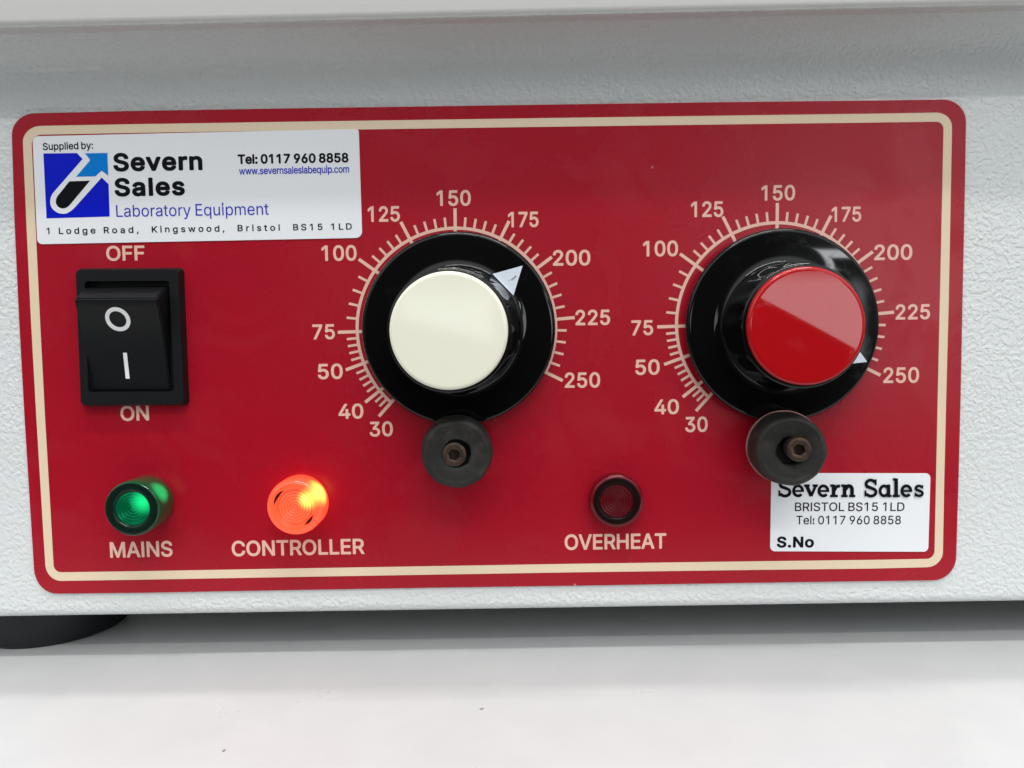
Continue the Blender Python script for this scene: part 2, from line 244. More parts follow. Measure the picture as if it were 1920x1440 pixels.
"S":(446,[[260,545,299,537,334,524,352,514,366,504,392,480,403,466,412,452,419,438,425,420,430,399,432,378,430,368,427,360,418,352,411,349,404,347,338,347,327,349,318,354,311,360,308,368,302,392,296,402,288,408,274,417,260,423,243,427,226,428,208,427,190,423,176,418,163,410,154,399,148,388,146,378,148,364,152,357,159,350,176,339,218,323,285,305,324,293,356,276,383,258,397,245,412,228,422,214,430,196,435,178,438,158,439,136,438,116,434,98,428,77,420,60,409,42,398,28,386,16,358,-5,338,-16,319,-24,296,-32,278,-35,232,-40,208,-40,180,-37,142,-29,106,-15,76,4,61,16,50,28,39,42,28,60,20,77,14,94,9,116,7,136,9,147,12,154,22,164,33,168,103,168,114,167,124,161,130,154,133,147,140,119,146,108,156,100,170,91,187,85,204,81,222,80,243,81,264,85,279,91,296,101,308,116,313,126,315,140,313,150,309,158,302,164,285,176,254,187,170,211,142,221,103,239,72,261,58,273,47,287,38,301,30,318,25,336,22,354,21,374,23,396,26,413,31,430,40,450,49,466,72,491,100,513,134,530,156,537,173,542,194,545,218,547]]),
"T":(448,[[262,-31,192,-31,184,-30,178,-27,170,-21,164,-12,162,-5,162,418,160,421,156,421,30,421,20,423,13,428,5,436,1,446,1,510,3,520,7,527,13,533,20,538,34,540,419,540,426,539,435,534,442,527,446,520,448,510,448,446,444,436,433,426,419,421,293,421,290,421,288,418,288,-2,286,-12,279,-22,272,-27]]),
"a":(389,[[356,-24,347,-29,340,-31,274,-31,263,-28,249,-17,224,-29,196,-37,168,-40,134,-38,102,-31,74,-20,59,-10,46,0,27,21,14,42,5,63,1,84,-1,108,1,133,6,154,15,175,28,193,42,206,56,216,78,228,102,237,151,248,238,259,242,259,245,262,241,280,232,290,218,297,196,300,172,297,151,288,138,276,122,252,116,247,106,243,92,244,32,261,23,266,14,275,10,287,11,298,16,312,27,332,39,350,53,364,74,381,102,397,120,403,140,409,179,415,221,414,260,406,274,401,291,393,319,374,330,364,340,350,352,329,361,308,366,284,368,259,368,0,365,-14],[245,144,243,126,240,116,234,105,221,92,204,82,193,78,179,76,154,78,135,84,130,88,125,94,123,105,125,116,131,122,144,130,172,136,242,147]]),
"e":(403,[[141,405,158,410,180,414,197,415,222,414,260,408,292,397,323,378,339,365,351,352,362,339,372,323,388,288,395,264,400,236,402,211,402,169,400,158,397,152,386,142,372,138,133,138,134,130,140,116,148,105,157,96,166,88,176,83,200,78,228,78,239,81,253,87,267,99,284,127,298,136,316,136,319,134,372,121,379,119,387,113,392,106,395,99,395,85,386,59,372,36,358,18,337,-1,312,-16,288,-27,267,-33,250,-36,228,-39,204,-39,183,-37,161,-34,138,-28,120,-21,102,-11,88,-2,74,9,58,26,47,40,36,57,25,78,16,99,10,120,6,144,3,169,3,197,5,225,8,246,15,270,22,292,30,309,42,330,55,348,68,362,85,376,105,390,124,399],[136,253,141,264,148,273,164,288,172,293,183,296,204,299,228,296,246,288,260,274,271,253,267,252,172,252,138,252]]),
"l":(166,[[118,540,128,536,136,530,143,520,145,510,145,-5,141,-16,136,-22,128,-27,121,-30,48,-31,37,-27,30,-21,24,-12,22,-2,22,513,26,524,30,530,37,536,44,539,51,540]]),
"n":(409,[[377,-24,370,-28,360,-31,293,-31,279,-26,269,-16,265,-2,265,233,263,254,261,264,256,275,244,289,230,296,209,298,188,295,178,291,167,284,160,277,153,268,147,250,145,226,145,-2,141,-16,136,-22,128,-27,114,-31,48,-31,37,-27,29,-19,24,-12,22,-2,22,380,26,394,34,403,41,408,51,410,114,410,128,405,134,401,139,394,142,393,170,406,195,412,226,415,254,413,286,406,310,396,333,380,353,359,369,334,378,314,384,289,388,258,388,-2,384,-15]]),
"o":(415,[[256,-34,236,-37,214,-39,190,-38,172,-36,152,-32,134,-27,116,-19,99,-10,82,4,69,15,56,29,43,46,32,64,22,85,10,124,6,144,4,169,3,197,5,222,8,242,13,267,21,288,29,306,41,326,53,344,66,358,82,372,99,385,116,395,138,404,158,410,180,413,200,415,222,415,242,412,264,408,281,403,298,395,316,386,334,373,347,362,362,345,372,331,383,312,393,292,401,270,406,250,410,225,412,200,412,172,410,148,401,106,393,85,383,64,372,45,360,29,347,15,330,0,316,-10,295,-21,278,-28],[208,77,190,79,176,83,162,92,149,106,139,124,133,141,129,162,127,186,128,211,132,232,139,253,148,268,159,281,172,291,186,297,208,299,225,297,239,293,253,284,266,270,276,253,283,232,287,211,288,186,286,162,282,141,276,124,266,106,253,92,239,83,225,79]]),
"r":(259,[[44,-30,36,-26,29,-19,24,-12,22,-2,22,380,26,394,31,401,37,406,51,410,118,409,128,405,139,395,164,407,181,413,195,415,212,416,244,415,257,412,263,408,269,401,272,394,274,387,274,320,273,314,268,304,260,296,248,291,206,295,192,294,178,289,167,283,158,275,151,264,147,254,145,236,145,-2,142,-12,138,-19,132,-25,125,-29,118,-31,51,-31]]),
"s":(365,[[244,408,272,398,290,388,310,372,325,356,342,330,348,316,354,298,355,284,352,278,348,270,340,264,332,260,272,246,262,247,252,251,245,256,232,281,220,294,206,300,188,302,168,300,150,292,143,286,141,281,141,270,146,265,164,257,244,237,276,227,304,212,324,197,336,185,346,170,353,155,359,138,362,116,362,99,360,82,355,64,350,50,342,36,322,11,296,-10,280,-19,266,-25,227,-35,185,-39,143,-36,104,-27,84,-18,62,-5,44,12,27,32,13,60,5,88,6,102,14,115,20,121,28,124,87,137,101,137,112,133,118,126,122,120,130,99,140,87,154,80,174,76,199,77,220,84,227,88,234,95,236,99,237,106,234,112,230,115,216,122,132,142,101,153,73,168,50,186,38,200,29,214,23,228,19,246,16,264,16,284,19,302,23,316,34,342,42,352,53,365,64,376,79,386,108,401,140,411,171,415,213,414]]),
"v":(389,[[-6,400,2,406,8,409,30,410,89,410,100,406,106,400,113,390,194,166,198,173,276,390,282,399,292,407,302,410,372,410,386,406,393,401,398,394,402,380,399,366,255,-12,250,-20,243,-26,229,-31,159,-31,152,-29,145,-25,136,-16,-13,370,-14,376,-13,387,-10,394]]),
}),
"R": (6, {
"0":(453,[[228,522,250,521,267,517,284,512,302,505,320,494,337,480,351,466,363,450,374,432,384,412,393,387,400,362,405,334,409,306,411,247,407,188,403,160,397,135,389,110,381,90,372,72,361,54,348,38,334,25,317,12,302,3,284,-4,264,-10,242,-12,225,-13,204,-12,183,-8,166,-3,148,5,131,16,116,28,102,42,88,60,78,78,69,96,60,121,53,146,48,174,44,202,42,261,46,320,50,348,56,373,64,398,72,418,82,436,92,453,104,468,118,482,134,494,152,505,169,512,190,518,211,521],[228,56,214,57,200,60,180,68,162,84,145,107,132,135,123,170,117,208,115,254,117,300,123,338,131,370,145,401,162,425,180,440,200,450,214,453,228,454,253,450,274,440,294,422,309,401,322,370,330,338,336,300,338,254,336,208,330,170,320,132,309,107,294,86,274,69,253,60]]),
"1":(453,[[277,-6,210,-6,206,-2,206,432,205,436,203,437,88,352,84,352,81,355,80,359,80,426,81,430,196,515,277,515,280,513,282,510,282,2,280,-4]]),
"5":(453,[[370,513,372,510,372,454,370,448,366,446,160,446,156,445,142,317,142,314,167,327,195,336,220,340,244,339,272,335,296,326,321,314,339,300,359,278,373,258,385,233,393,205,397,177,396,142,391,114,383,90,366,61,356,47,343,34,328,21,314,11,286,-2,251,-11,230,-13,212,-13,178,-8,160,-4,142,3,125,12,105,26,91,40,77,58,66,79,58,100,54,128,54,132,57,135,62,136,125,135,128,132,133,110,140,96,152,82,164,72,181,63,198,58,220,56,240,58,258,62,276,71,293,85,304,98,314,118,319,135,322,156,321,177,318,194,313,208,308,219,298,233,286,246,276,254,262,262,248,267,220,271,188,268,156,258,128,240,69,247,66,247,62,250,61,254,90,510,92,513,97,515,363,515]]),
"6":(453,[[325,514,328,510,327,506,197,317,199,315,220,319,244,320,266,318,286,314,308,306,325,297,340,286,355,272,367,256,377,240,385,219,391,198,394,174,395,149,393,128,389,107,383,90,376,76,358,48,336,25,308,6,280,-6,248,-12,213,-13,178,-7,150,4,132,14,120,23,98,44,87,58,78,72,66,104,61,124,59,142,58,163,59,180,66,216,73,236,82,258,110,310,248,513,252,515],[258,254,276,246,293,233,304,219,313,202,318,184,321,163,320,138,316,121,308,102,297,86,286,76,269,64,252,57,234,54,213,55,199,58,182,65,164,78,151,93,140,110,134,132,131,152,132,177,136,194,143,211,154,226,167,240,182,249,199,256,220,259,241,258]]),
"7":(453,[[95,-6,91,-2,92,3,314,443,312,445,309,446,60,446,57,449,56,454,56,510,57,512,60,515,64,515,393,515,397,510,396,446,171,-2,169,-4,166,-6]]),
"8":(453,[[226,522,250,521,274,516,296,509,316,499,337,485,352,471,366,454,376,436,384,415,388,387,387,362,381,338,372,317,355,293,339,278,321,268,322,264,341,255,358,243,371,230,383,214,394,195,401,177,405,156,407,135,406,121,403,104,394,76,375,48,355,28,326,9,296,-3,260,-11,226,-13,187,-10,152,-2,120,12,96,29,75,51,59,76,49,104,46,135,47,156,52,177,58,193,68,212,78,227,92,242,110,255,130,264,132,268,114,279,96,295,80,317,71,338,65,362,64,387,68,415,76,436,85,454,99,471,117,487,134,499,156,509,176,516,201,521],[122,128,121,146,124,163,132,180,142,194,156,207,173,218,194,225,212,228,232,229,257,226,277,219,292,211,310,196,320,180,328,163,331,146,330,128,326,110,319,96,310,84,296,73,282,65,260,59,240,56,218,55,194,58,173,64,159,71,145,82,134,94,126,110],[309,348,303,334,292,321,279,310,266,303,250,298,229,296,208,297,190,301,176,308,166,315,156,325,147,338,142,354,139,370,140,387,143,401,149,415,159,429,170,438,184,445,201,451,218,454,240,453,257,450,274,443,286,436,296,427,304,415,309,401,313,384,312,362]]),
"9":(453,[[129,-6,124,-2,126,4,254,191,252,194,230,190,202,190,182,192,164,196,146,203,129,212,112,224,98,238,85,254,75,272,68,289,62,310,59,334,58,359,60,380,64,401,69,415,76,432,94,460,107,474,118,485,146,502,178,515,210,521,241,521,276,515,308,502,336,484,358,460,368,446,377,429,389,398,394,362,394,328,387,292,379,268,373,254,344,202,206,-2,202,-5,199,-6],[258,449,276,441,291,429,303,415,314,394,319,376,321,356,320,331,316,314,306,292,297,280,284,268,269,259,252,252,234,249,213,250,196,254,178,262,164,272,154,283,143,300,135,320,131,345,132,366,136,387,143,404,155,422,168,434,185,445,199,451,220,454,241,453]]),
":":(187,[[49,19,45,30,44,40,46,58,49,64,56,74,64,82,73,88,84,91,94,93,112,90,122,86,129,80,137,72,142,64,147,47,146,33,145,26,142,19,136,9,129,2,118,-5,101,-10,87,-9,80,-8,73,-5,62,2,55,8],[54,348,61,355,70,361,87,367,98,368,108,366,120,362,129,356,136,349,141,341,147,324,147,313,145,302,141,292,137,285,130,278,122,272,104,266,94,265,84,266,73,270,65,274,57,282,50,292,44,310,46,330,50,341]]),
"B":(456,[[56,513,62,515,240,515,265,514,290,511,321,501,345,488,366,471,384,448,396,422,403,394,404,366,402,348,399,334,392,317,377,296,370,289,356,279,336,268,335,264,356,256,376,244,391,230,404,212,413,194,420,174,423,152,424,128,419,96,408,68,399,54,391,44,380,34,366,24,346,12,324,4,300,-2,276,-5,248,-6,62,-6,58,-6,55,-3,54,2,54,506],[132,224,262,224,286,220,304,212,318,203,330,191,339,177,345,163,349,146,348,128,346,114,339,100,331,90,318,78,304,72,282,66,251,63,132,64,131,65,131,177,131,222],[131,292,131,443,132,445,240,446,265,444,282,440,296,434,308,426,318,414,324,401,329,387,330,370,328,352,323,338,314,324,307,316,296,308,276,297,251,292,136,291]]),
"D":(502,[[56,513,62,515,234,515,268,512,300,506,321,500,338,492,374,472,402,448,425,418,436,398,449,370,457,345,462,320,466,292,468,261,467,230,464,202,459,174,452,149,444,127,431,104,419,84,404,65,388,49,366,33,342,19,318,9,290,1,258,-4,226,-6,62,-6,58,-6,55,-3,54,2,54,506],[132,445,237,446,265,442,290,435,318,422,338,407,359,384,373,359,380,342,386,320,392,278,392,233,390,212,385,188,374,151,365,135,356,122,346,110,332,97,304,80,272,69,237,64,136,63,131,65,131,443]]),
"I":(185,[[125,515,128,514,131,510,131,-2,128,-5,125,-6,58,-6,55,-3,54,2,54,510,56,513,58,515]]),
"L":(393,[[58,515,125,515,128,514,131,510,131,65,136,63,363,63,367,58,367,40,367,-2,363,-6,62,-6,58,-6,55,-3,54,2,54,510,56,513]]),
"O":(533,[[284,521,308,519,332,513,357,505,376,496,396,483,415,468,433,450,447,432,461,412,472,390,482,366,489,342,495,314,498,286,499,254,498,230,496,202,491,174,484,149,476,127,467,107,454,86,439,65,424,48,407,34,388,21,368,9,346,0,326,-6,301,-11,276,-13,252,-13,224,-9,203,-5,178,4,158,14,136,27,119,40,105,54,88,75,75,93,62,118,52,142,44,166,39,194,36,219,34,247,35,278,37,306,43,334,49,359,57,380,69,404,82,426,95,443,112,461,130,477,147,489,168,501,189,509,210,515,234,520,259,522],[266,450,298,447,312,444,329,437,344,429,357,420,371,408,382,396,399,370,407,352,414,334,422,296,424,254,421,212,413,174,407,156,399,138,382,112,370,100,357,89,329,72,312,66,298,62,266,59,248,60,231,63,217,67,200,74,186,82,172,93,151,114,141,128,131,146,120,174,112,212,109,254,112,296,120,334,133,366,143,384,153,398,175,419,189,429,203,436,217,442,234,447]]),
"R":(449,[[56,513,62,515,237,515,262,514,286,511,318,502,342,491,366,473,384,454,393,440,402,422,408,404,412,387,415,366,415,345,413,324,410,306,399,275,389,258,380,246,370,235,356,224,323,205,433,3,434,-2,431,-5,426,-6,352,-6,349,-4,244,190,240,192,132,192,131,191,131,-2,128,-5,125,-6,62,-6,58,-6,55,-3,54,2,54,506],[132,445,234,446,254,445,272,442,290,437,300,432,310,424,321,414,329,401,335,384,338,366,339,345,336,324,329,303,321,292,311,282,296,273,282,267,265,263,240,261,132,261,131,264,131,443]]),
"S":(446,[[257,520,288,514,316,504,342,490,366,471,383,452,396,427,405,399,407,378,406,374,400,372,334,373,331,378,327,397,321,410,310,423,299,432,282,442,260,449,240,452,212,452,190,449,170,443,152,433,138,420,129,406,122,388,121,371,125,354,131,343,141,332,155,322,166,316,212,299,278,281,313,270,338,258,364,242,380,228,390,215,400,200,406,189,410,175,413,154,413,119,409,102,404,85,397,70,388,56,369,34,358,24,341,14,306,-2,271,-11,229,-15,184,-12,152,-6,120,6,94,21,75,37,57,60,43,88,35,116,32,136,33,140,36,143,40,143,106,142,109,140,113,119,121,102,131,88,145,76,162,67,187,59,208,56,232,55,257,58,282,65,302,76,316,87,330,104,337,119,340,140,337,158,333,168,324,179,310,191,296,199,260,211,180,234,152,243,117,260,89,279,76,290,68,301,59,315,53,329,47,357,46,374,47,392,51,410,55,424,62,438,70,452,78,462,92,476,116,494,148,509,180,518,218,522]]),
"T":(448,[[258,-6,192,-6,187,-2,187,443,184,446,181,446,30,446,26,450,26,457,26,510,28,513,30,515,416,515,419,515,422,511,423,454,423,450,419,446,268,446,265,446,263,443,263,2,262,-4]]),
"e":(403,[[190,389,225,389,260,382,288,371,303,362,317,351,337,330,355,302,367,270,375,232,377,208,377,169,376,166,372,163,106,163,103,162,105,144,110,124,115,110,124,96,135,82,152,68,166,61,180,56,197,53,222,52,239,55,257,60,270,68,281,78,292,92,302,109,306,111,369,96,371,92,370,88,358,60,344,40,330,26,310,12,284,-2,267,-7,242,-12,204,-14,166,-9,148,-5,130,2,102,19,88,30,76,43,57,71,40,106,34,127,31,148,28,172,28,197,30,222,33,242,45,281,53,298,63,316,76,334,88,346,102,358,119,368,138,378,155,384],[103,228,107,250,114,267,125,284,137,298,152,309,166,317,183,322,204,324,225,322,242,318,260,309,270,300,283,284,292,267,298,250,302,228,298,227,106,227]]),
"l":(166,[[114,515,118,513,120,510,120,-2,118,-4,114,-6,51,-6,48,-3,47,2,47,510,49,513,51,515]]),
}),
"M": (14, {
",":(187,[[33,-132,26,-126,24,-117,54,72,57,79,61,83,68,85,138,85,145,82,150,75,151,68,96,-126,92,-130,86,-133]]),
".":(187,[[41,16,38,26,36,40,37,50,39,61,42,68,48,78,59,88,70,95,87,100,101,101,112,99,122,94,132,88,143,77,149,68,153,58,155,47,155,33,152,22,148,12,140,1,132,-6,122,-12,112,-16,101,-18,87,-17,76,-15,66,-11,54,-2,48,5]]),
"1":(453,[[280,-13,210,-14,203,-11,200,-7,198,-2,198,418,196,421,91,345,84,344,81,345,76,348,72,356,72,426,73,432,75,436,189,520,196,523,277,523,285,520,288,516,290,510,290,2,288,-8]]),
"5":(453,[[374,521,378,516,380,510,380,450,377,443,370,439,167,438,164,437,151,331,153,329,181,341,206,346,230,348,258,346,286,339,307,330,332,316,351,300,369,278,384,254,394,230,402,202,405,170,404,138,399,110,390,86,372,54,349,28,335,16,318,4,290,-9,268,-15,251,-19,212,-21,192,-19,174,-16,141,-5,121,6,100,20,83,37,70,54,57,79,50,100,46,128,47,135,49,138,53,142,58,144,122,144,128,142,135,135,139,118,146,102,156,90,167,80,181,72,198,66,216,64,237,65,254,70,268,76,282,86,296,102,306,121,312,138,314,156,313,177,310,191,306,205,301,216,291,230,281,240,268,250,258,255,244,260,230,262,216,263,188,260,160,250,148,244,136,234,128,232,66,239,58,242,55,246,53,254,83,514,87,520,97,523,366,523]]),
":":(187,[[41,16,38,26,36,40,37,50,39,61,42,68,48,78,59,88,70,95,87,100,101,101,112,99,122,94,132,88,143,77,149,68,153,58,155,47,155,33,152,22,148,12,140,1,132,-6,122,-12,112,-16,101,-18,87,-17,76,-15,66,-11,54,-2,48,5],[47,352,53,358,62,366,76,373,87,375,101,376,112,374,123,369,132,363,141,355,148,344,153,334,155,324,155,310,153,299,144,282,136,272,126,265,116,260,104,258,94,257,80,259,70,263,61,268,53,274,45,284,40,296,37,306,36,316,38,330,41,341]]),
"B":(456,[[51,520,55,522,62,523,240,523,265,522,290,519,321,510,349,496,370,478,390,454,402,429,410,401,412,373,409,342,402,318,390,300,374,282,354,268,357,264,377,252,392,240,405,224,417,205,423,191,429,170,431,152,432,128,429,107,426,93,415,65,405,49,395,37,384,26,370,16,346,3,324,-4,300,-10,272,-13,58,-14,51,-11,48,-7,46,2,46,510,48,516],[139,216,142,217,262,216,282,213,300,205,314,195,322,188,330,177,337,163,340,149,341,132,338,118,334,107,324,94,314,86,300,79,282,74,248,71,142,71,139,72],[139,300,139,436,142,438,240,438,265,436,279,432,293,426,304,419,312,408,317,398,321,384,322,370,320,356,316,342,309,331,300,320,291,314,272,305,248,299]]),
"D":(502,[[51,520,55,522,62,523,234,523,265,521,300,514,321,508,342,500,377,479,392,468,407,454,422,436,432,422,444,401,456,373,465,345,470,320,474,292,476,261,475,230,472,198,466,170,459,146,449,121,437,96,423,76,408,58,389,40,370,26,346,12,318,1,290,-7,258,-12,226,-14,62,-14,55,-13,49,-8,47,-5,46,2,46,510,48,516],[139,72,139,436,142,438,240,437,272,432,300,423,314,415,328,405,349,384,359,370,366,356,378,320,384,278,384,233,378,191,372,170,365,152,352,130,335,110,310,93,286,82,262,75,234,72,142,71]]),
"K":(466,[[458,-11,450,-14,374,-14,366,-13,363,-11,198,220,195,221,140,163,139,160,139,2,138,-5,136,-8,132,-12,125,-14,58,-14,53,-12,49,-8,47,-5,46,2,46,510,48,516,51,520,58,523,125,523,134,520,138,513,139,283,187,338,356,520,363,523,447,523,454,522,460,516,461,513,462,506,458,499,263,289,262,286,460,9,462,6,463,-2,461,-7]]),
"L":(393,[[55,522,125,523,134,520,138,513,139,72,142,71,360,71,366,70,372,65,375,58,375,-2,372,-8,368,-12,360,-14,62,-14,55,-13,48,-7,46,2,46,510,48,516]]),
"R":(449,[[51,520,55,522,62,523,237,523,265,522,290,518,321,509,346,498,370,481,380,471,392,457,409,426,415,408,420,390,422,370,423,345,422,328,418,306,413,289,406,272,398,257,388,242,376,230,363,219,334,202,441,6,442,2,441,-5,436,-11,430,-14,352,-14,346,-12,342,-9,240,180,237,184,139,184,139,2,138,-5,132,-12,125,-14,58,-14,53,-12,49,-8,47,-5,46,2,46,510,48,516],[139,436,142,438,254,437,282,431,293,427,304,420,314,410,322,398,327,384,330,366,331,345,329,328,323,310,318,300,307,289,293,280,279,275,262,271,240,269,142,269,139,271]]),
"S":(446,[[250,529,285,523,316,513,344,498,369,479,390,455,403,430,410,413,413,396,415,378,413,371,408,366,400,364,338,364,330,366,327,368,324,374,320,392,314,406,305,416,296,424,278,434,260,441,240,444,218,445,198,442,176,437,162,430,148,419,138,406,131,392,129,374,132,357,136,350,146,340,159,329,170,323,215,307,278,290,316,277,344,263,369,248,394,224,406,206,411,196,417,178,421,161,422,140,421,122,419,108,414,90,408,74,400,61,390,46,380,33,366,21,351,10,316,-7,299,-13,278,-18,257,-21,232,-23,190,-21,156,-15,124,-5,95,10,82,20,69,32,50,56,35,84,31,98,26,119,24,136,26,144,30,148,36,151,103,151,110,150,116,144,122,119,128,105,136,94,148,84,166,74,187,67,212,63,232,63,257,66,278,72,296,81,310,91,324,108,330,122,332,140,329,158,324,167,316,175,306,183,292,191,260,203,176,227,148,236,114,252,86,271,72,284,61,297,47,322,42,340,39,354,38,371,39,388,42,410,47,424,61,452,81,476,106,497,138,513,173,524,212,530]]),
"a":(389,[[346,-10,336,-14,274,-14,266,-9,263,-4,263,14,235,-5,207,-17,176,-22,158,-23,137,-22,109,-16,81,-4,56,13,40,32,29,49,21,70,17,91,16,116,19,136,25,156,32,170,46,187,57,196,74,206,92,215,109,221,154,231,246,243,256,246,260,248,262,252,262,262,260,276,256,288,250,298,242,304,232,310,210,316,193,317,176,315,162,312,148,306,130,293,120,280,111,266,108,262,102,260,95,261,39,277,32,280,28,287,27,294,38,318,56,343,81,365,109,381,144,392,179,398,218,397,252,390,280,379,305,364,316,354,326,341,337,322,343,308,347,290,351,266,351,0,349,-7],[262,164,261,130,255,108,249,97,242,88,232,78,219,70,207,65,190,60,172,59,158,60,140,63,130,67,120,74,111,84,106,98,106,108,108,119,111,126,116,132,130,142,144,147,168,153,218,159,260,168]]),
"b":(424,[[48,522,114,523,121,521,126,516,128,508,128,358,140,368,156,381,170,388,184,393,206,397,230,398,251,397,272,393,290,388,307,380,321,372,335,362,349,349,362,334,373,316,383,298,391,278,397,256,401,236,403,211,404,183,403,158,400,138,394,112,383,78,371,57,360,41,346,26,332,12,318,2,303,-6,282,-14,258,-20,230,-22,206,-21,184,-16,167,-9,146,4,128,21,126,18,125,-6,121,-10,114,-14,51,-14,44,-11,40,-6,39,1,39,508,41,516],[220,316,240,314,258,308,276,297,287,284,298,267,307,244,312,218,314,190,312,162,308,138,300,115,289,96,276,81,258,69,240,63,220,61,198,63,181,70,164,82,151,96,141,113,133,138,128,162,127,190,129,218,133,242,140,264,150,281,164,296,181,308,198,314]]),
"c":(395,[[295,378,311,368,326,357,340,343,354,326,366,306,375,281,376,274,372,267,365,263,302,248,295,251,292,254,283,274,270,292,260,301,246,309,225,315,204,316,183,313,166,307,152,297,136,281,126,264,118,242,112,218,110,194,111,166,115,141,125,113,133,99,141,89,152,79,162,71,183,63,200,60,222,61,242,67,256,73,267,81,277,92,285,106,292,124,295,128,302,131,309,130,365,116,372,113,376,108,377,102,369,78,361,60,351,46,330,22,306,4,274,-11,242,-19,222,-22,200,-22,166,-18,134,-8,116,0,102,9,86,22,73,36,59,54,48,71,40,87,32,106,26,127,23,148,20,172,20,197,22,225,26,246,31,267,38,284,56,320,67,334,79,348,92,359,110,372,141,387,162,393,180,396,200,398,222,398,242,395,260,392]]),
"d":(424,[[379,521,384,516,386,508,386,1,385,-6,379,-12,372,-14,309,-13,303,-10,299,-2,298,23,281,6,260,-8,242,-15,222,-20,194,-22,166,-20,141,-14,116,-3,102,5,85,18,71,32,60,46,49,64,41,82,33,102,28,120,23,144,21,166,20,190,21,218,28,260,35,281,43,300,54,320,66,337,78,351,92,364,106,374,122,382,138,389,155,394,172,397,197,398,218,397,239,393,253,388,267,381,284,369,295,358,297,362,297,508,299,516,302,520,309,523,372,523],[211,316,232,312,250,304,267,290,279,274,287,256,294,232,298,204,298,176,294,148,289,127,278,102,267,88,252,74,236,66,218,62,197,61,176,65,158,73,144,85,131,102,120,127,114,148,110,176,110,204,113,228,120,253,128,270,141,288,158,304,172,311,190,315]]),
"e":(403,[[169,395,204,398,242,395,264,390,278,385,306,369,332,348,351,325,367,295,378,260,384,218,385,169,382,161,376,156,113,155,112,152,113,144,118,124,124,111,134,96,144,84,158,73,172,66,186,62,204,60,225,61,239,63,256,69,267,75,277,85,285,96,295,113,302,118,309,119,354,108,368,105,376,100,378,96,379,88,373,71,361,50,345,29,329,15,309,1,288,-9,264,-16,242,-20,222,-22,180,-20,158,-16,141,-11,124,-3,110,4,82,26,69,40,58,54,47,71,37,92,26,127,22,148,20,172,20,197,22,222,25,242,30,264,37,284,45,302,57,322,69,337,82,351,96,363,113,374,130,383,148,390],[112,236,117,253,123,267,132,281,144,294,158,304,172,311,186,315,204,316,218,315,236,312,250,306,260,298,270,288,280,274,286,260,292,239,292,235]]),
"g":(425,[[379,391,384,386,386,380,386,-16,385,-34,381,-54,375,-72,369,-86,360,-100,348,-114,337,-125,323,-135,295,-149,260,-160,222,-165,176,-163,155,-160,134,-155,102,-141,88,-133,74,-122,63,-110,50,-95,37,-72,38,-65,42,-58,92,-30,102,-27,110,-30,127,-51,141,-64,153,-72,166,-77,186,-82,208,-83,228,-82,250,-77,264,-71,274,-63,283,-54,290,-44,294,-34,296,-20,297,26,295,29,270,10,253,1,239,-4,211,-9,180,-8,148,-3,120,7,89,26,68,46,49,72,36,100,26,131,21,166,20,208,24,243,32,274,46,306,66,338,78,351,92,364,104,372,117,380,133,386,152,393,172,397,194,398,218,397,239,393,253,389,270,379,284,369,298,356,300,383,304,390,309,392,372,393],[211,316,232,312,247,306,264,294,278,277,288,257,294,236,298,208,298,180,294,152,289,131,281,114,270,99,256,87,239,78,218,74,197,73,176,77,158,84,144,94,131,110,120,133,114,152,111,176,110,204,113,226,118,246,129,271,141,289,155,302,169,310,190,315]]),
"i":(166,[[116,393,124,389,127,384,128,380,128,-2,124,-10,116,-14,50,-14,43,-10,39,-2,39,380,43,389,50,393],[133,485,129,478,117,468,110,463,99,459,85,457,74,458,57,464,50,468,39,478,34,485,29,496,28,502,27,516,29,527,32,535,39,544,50,555,68,564,78,566,92,565,110,560,118,555,129,544,138,527,140,513,139,502]]),
"l":(166,[[51,523,118,522,125,518,128,510,128,-2,125,-9,121,-12,114,-14,51,-14,44,-11,41,-7,39,-2,39,510,41,516,44,520]]),
"m":(609,[[568,-8,564,-12,559,-14,496,-14,489,-12,483,-5,482,2,482,254,480,272,475,289,470,296,463,303,444,313,433,315,419,316,394,313,384,309,374,303,366,296,359,286,351,264,349,247,349,2,348,-5,342,-12,335,-14,272,-14,265,-11,261,-5,260,2,260,258,259,272,256,282,251,292,237,306,220,314,198,316,184,315,174,312,163,306,153,300,145,292,138,282,133,272,130,261,128,236,128,2,127,-5,121,-12,114,-14,51,-14,44,-11,40,-5,39,2,39,376,40,384,42,387,45,390,51,393,114,393,121,389,125,384,126,366,128,362,153,382,167,389,181,394,209,400,240,398,265,392,286,380,304,364,318,345,321,345,332,358,342,367,363,381,388,392,412,398,440,400,468,397,496,388,517,376,538,357,553,334,563,310,569,282,571,254,571,2,570,-5]]),
"n":(409,[[366,-10,363,-13,356,-14,296,-14,289,-12,283,-5,282,2,282,236,279,261,275,275,270,286,254,302,244,308,234,312,209,315,195,314,181,311,159,300,150,291,140,278,131,258,128,230,128,2,127,-5,121,-12,114,-14,51,-14,46,-12,42,-8,40,-5,39,2,39,376,40,384,44,390,48,392,55,393,111,393,118,392,121,389,125,384,126,362,128,360,139,370,153,379,169,387,184,392,202,396,220,398,251,397,276,392,300,382,321,368,340,348,351,331,359,314,367,289,370,264,371,2,370,-5]]),
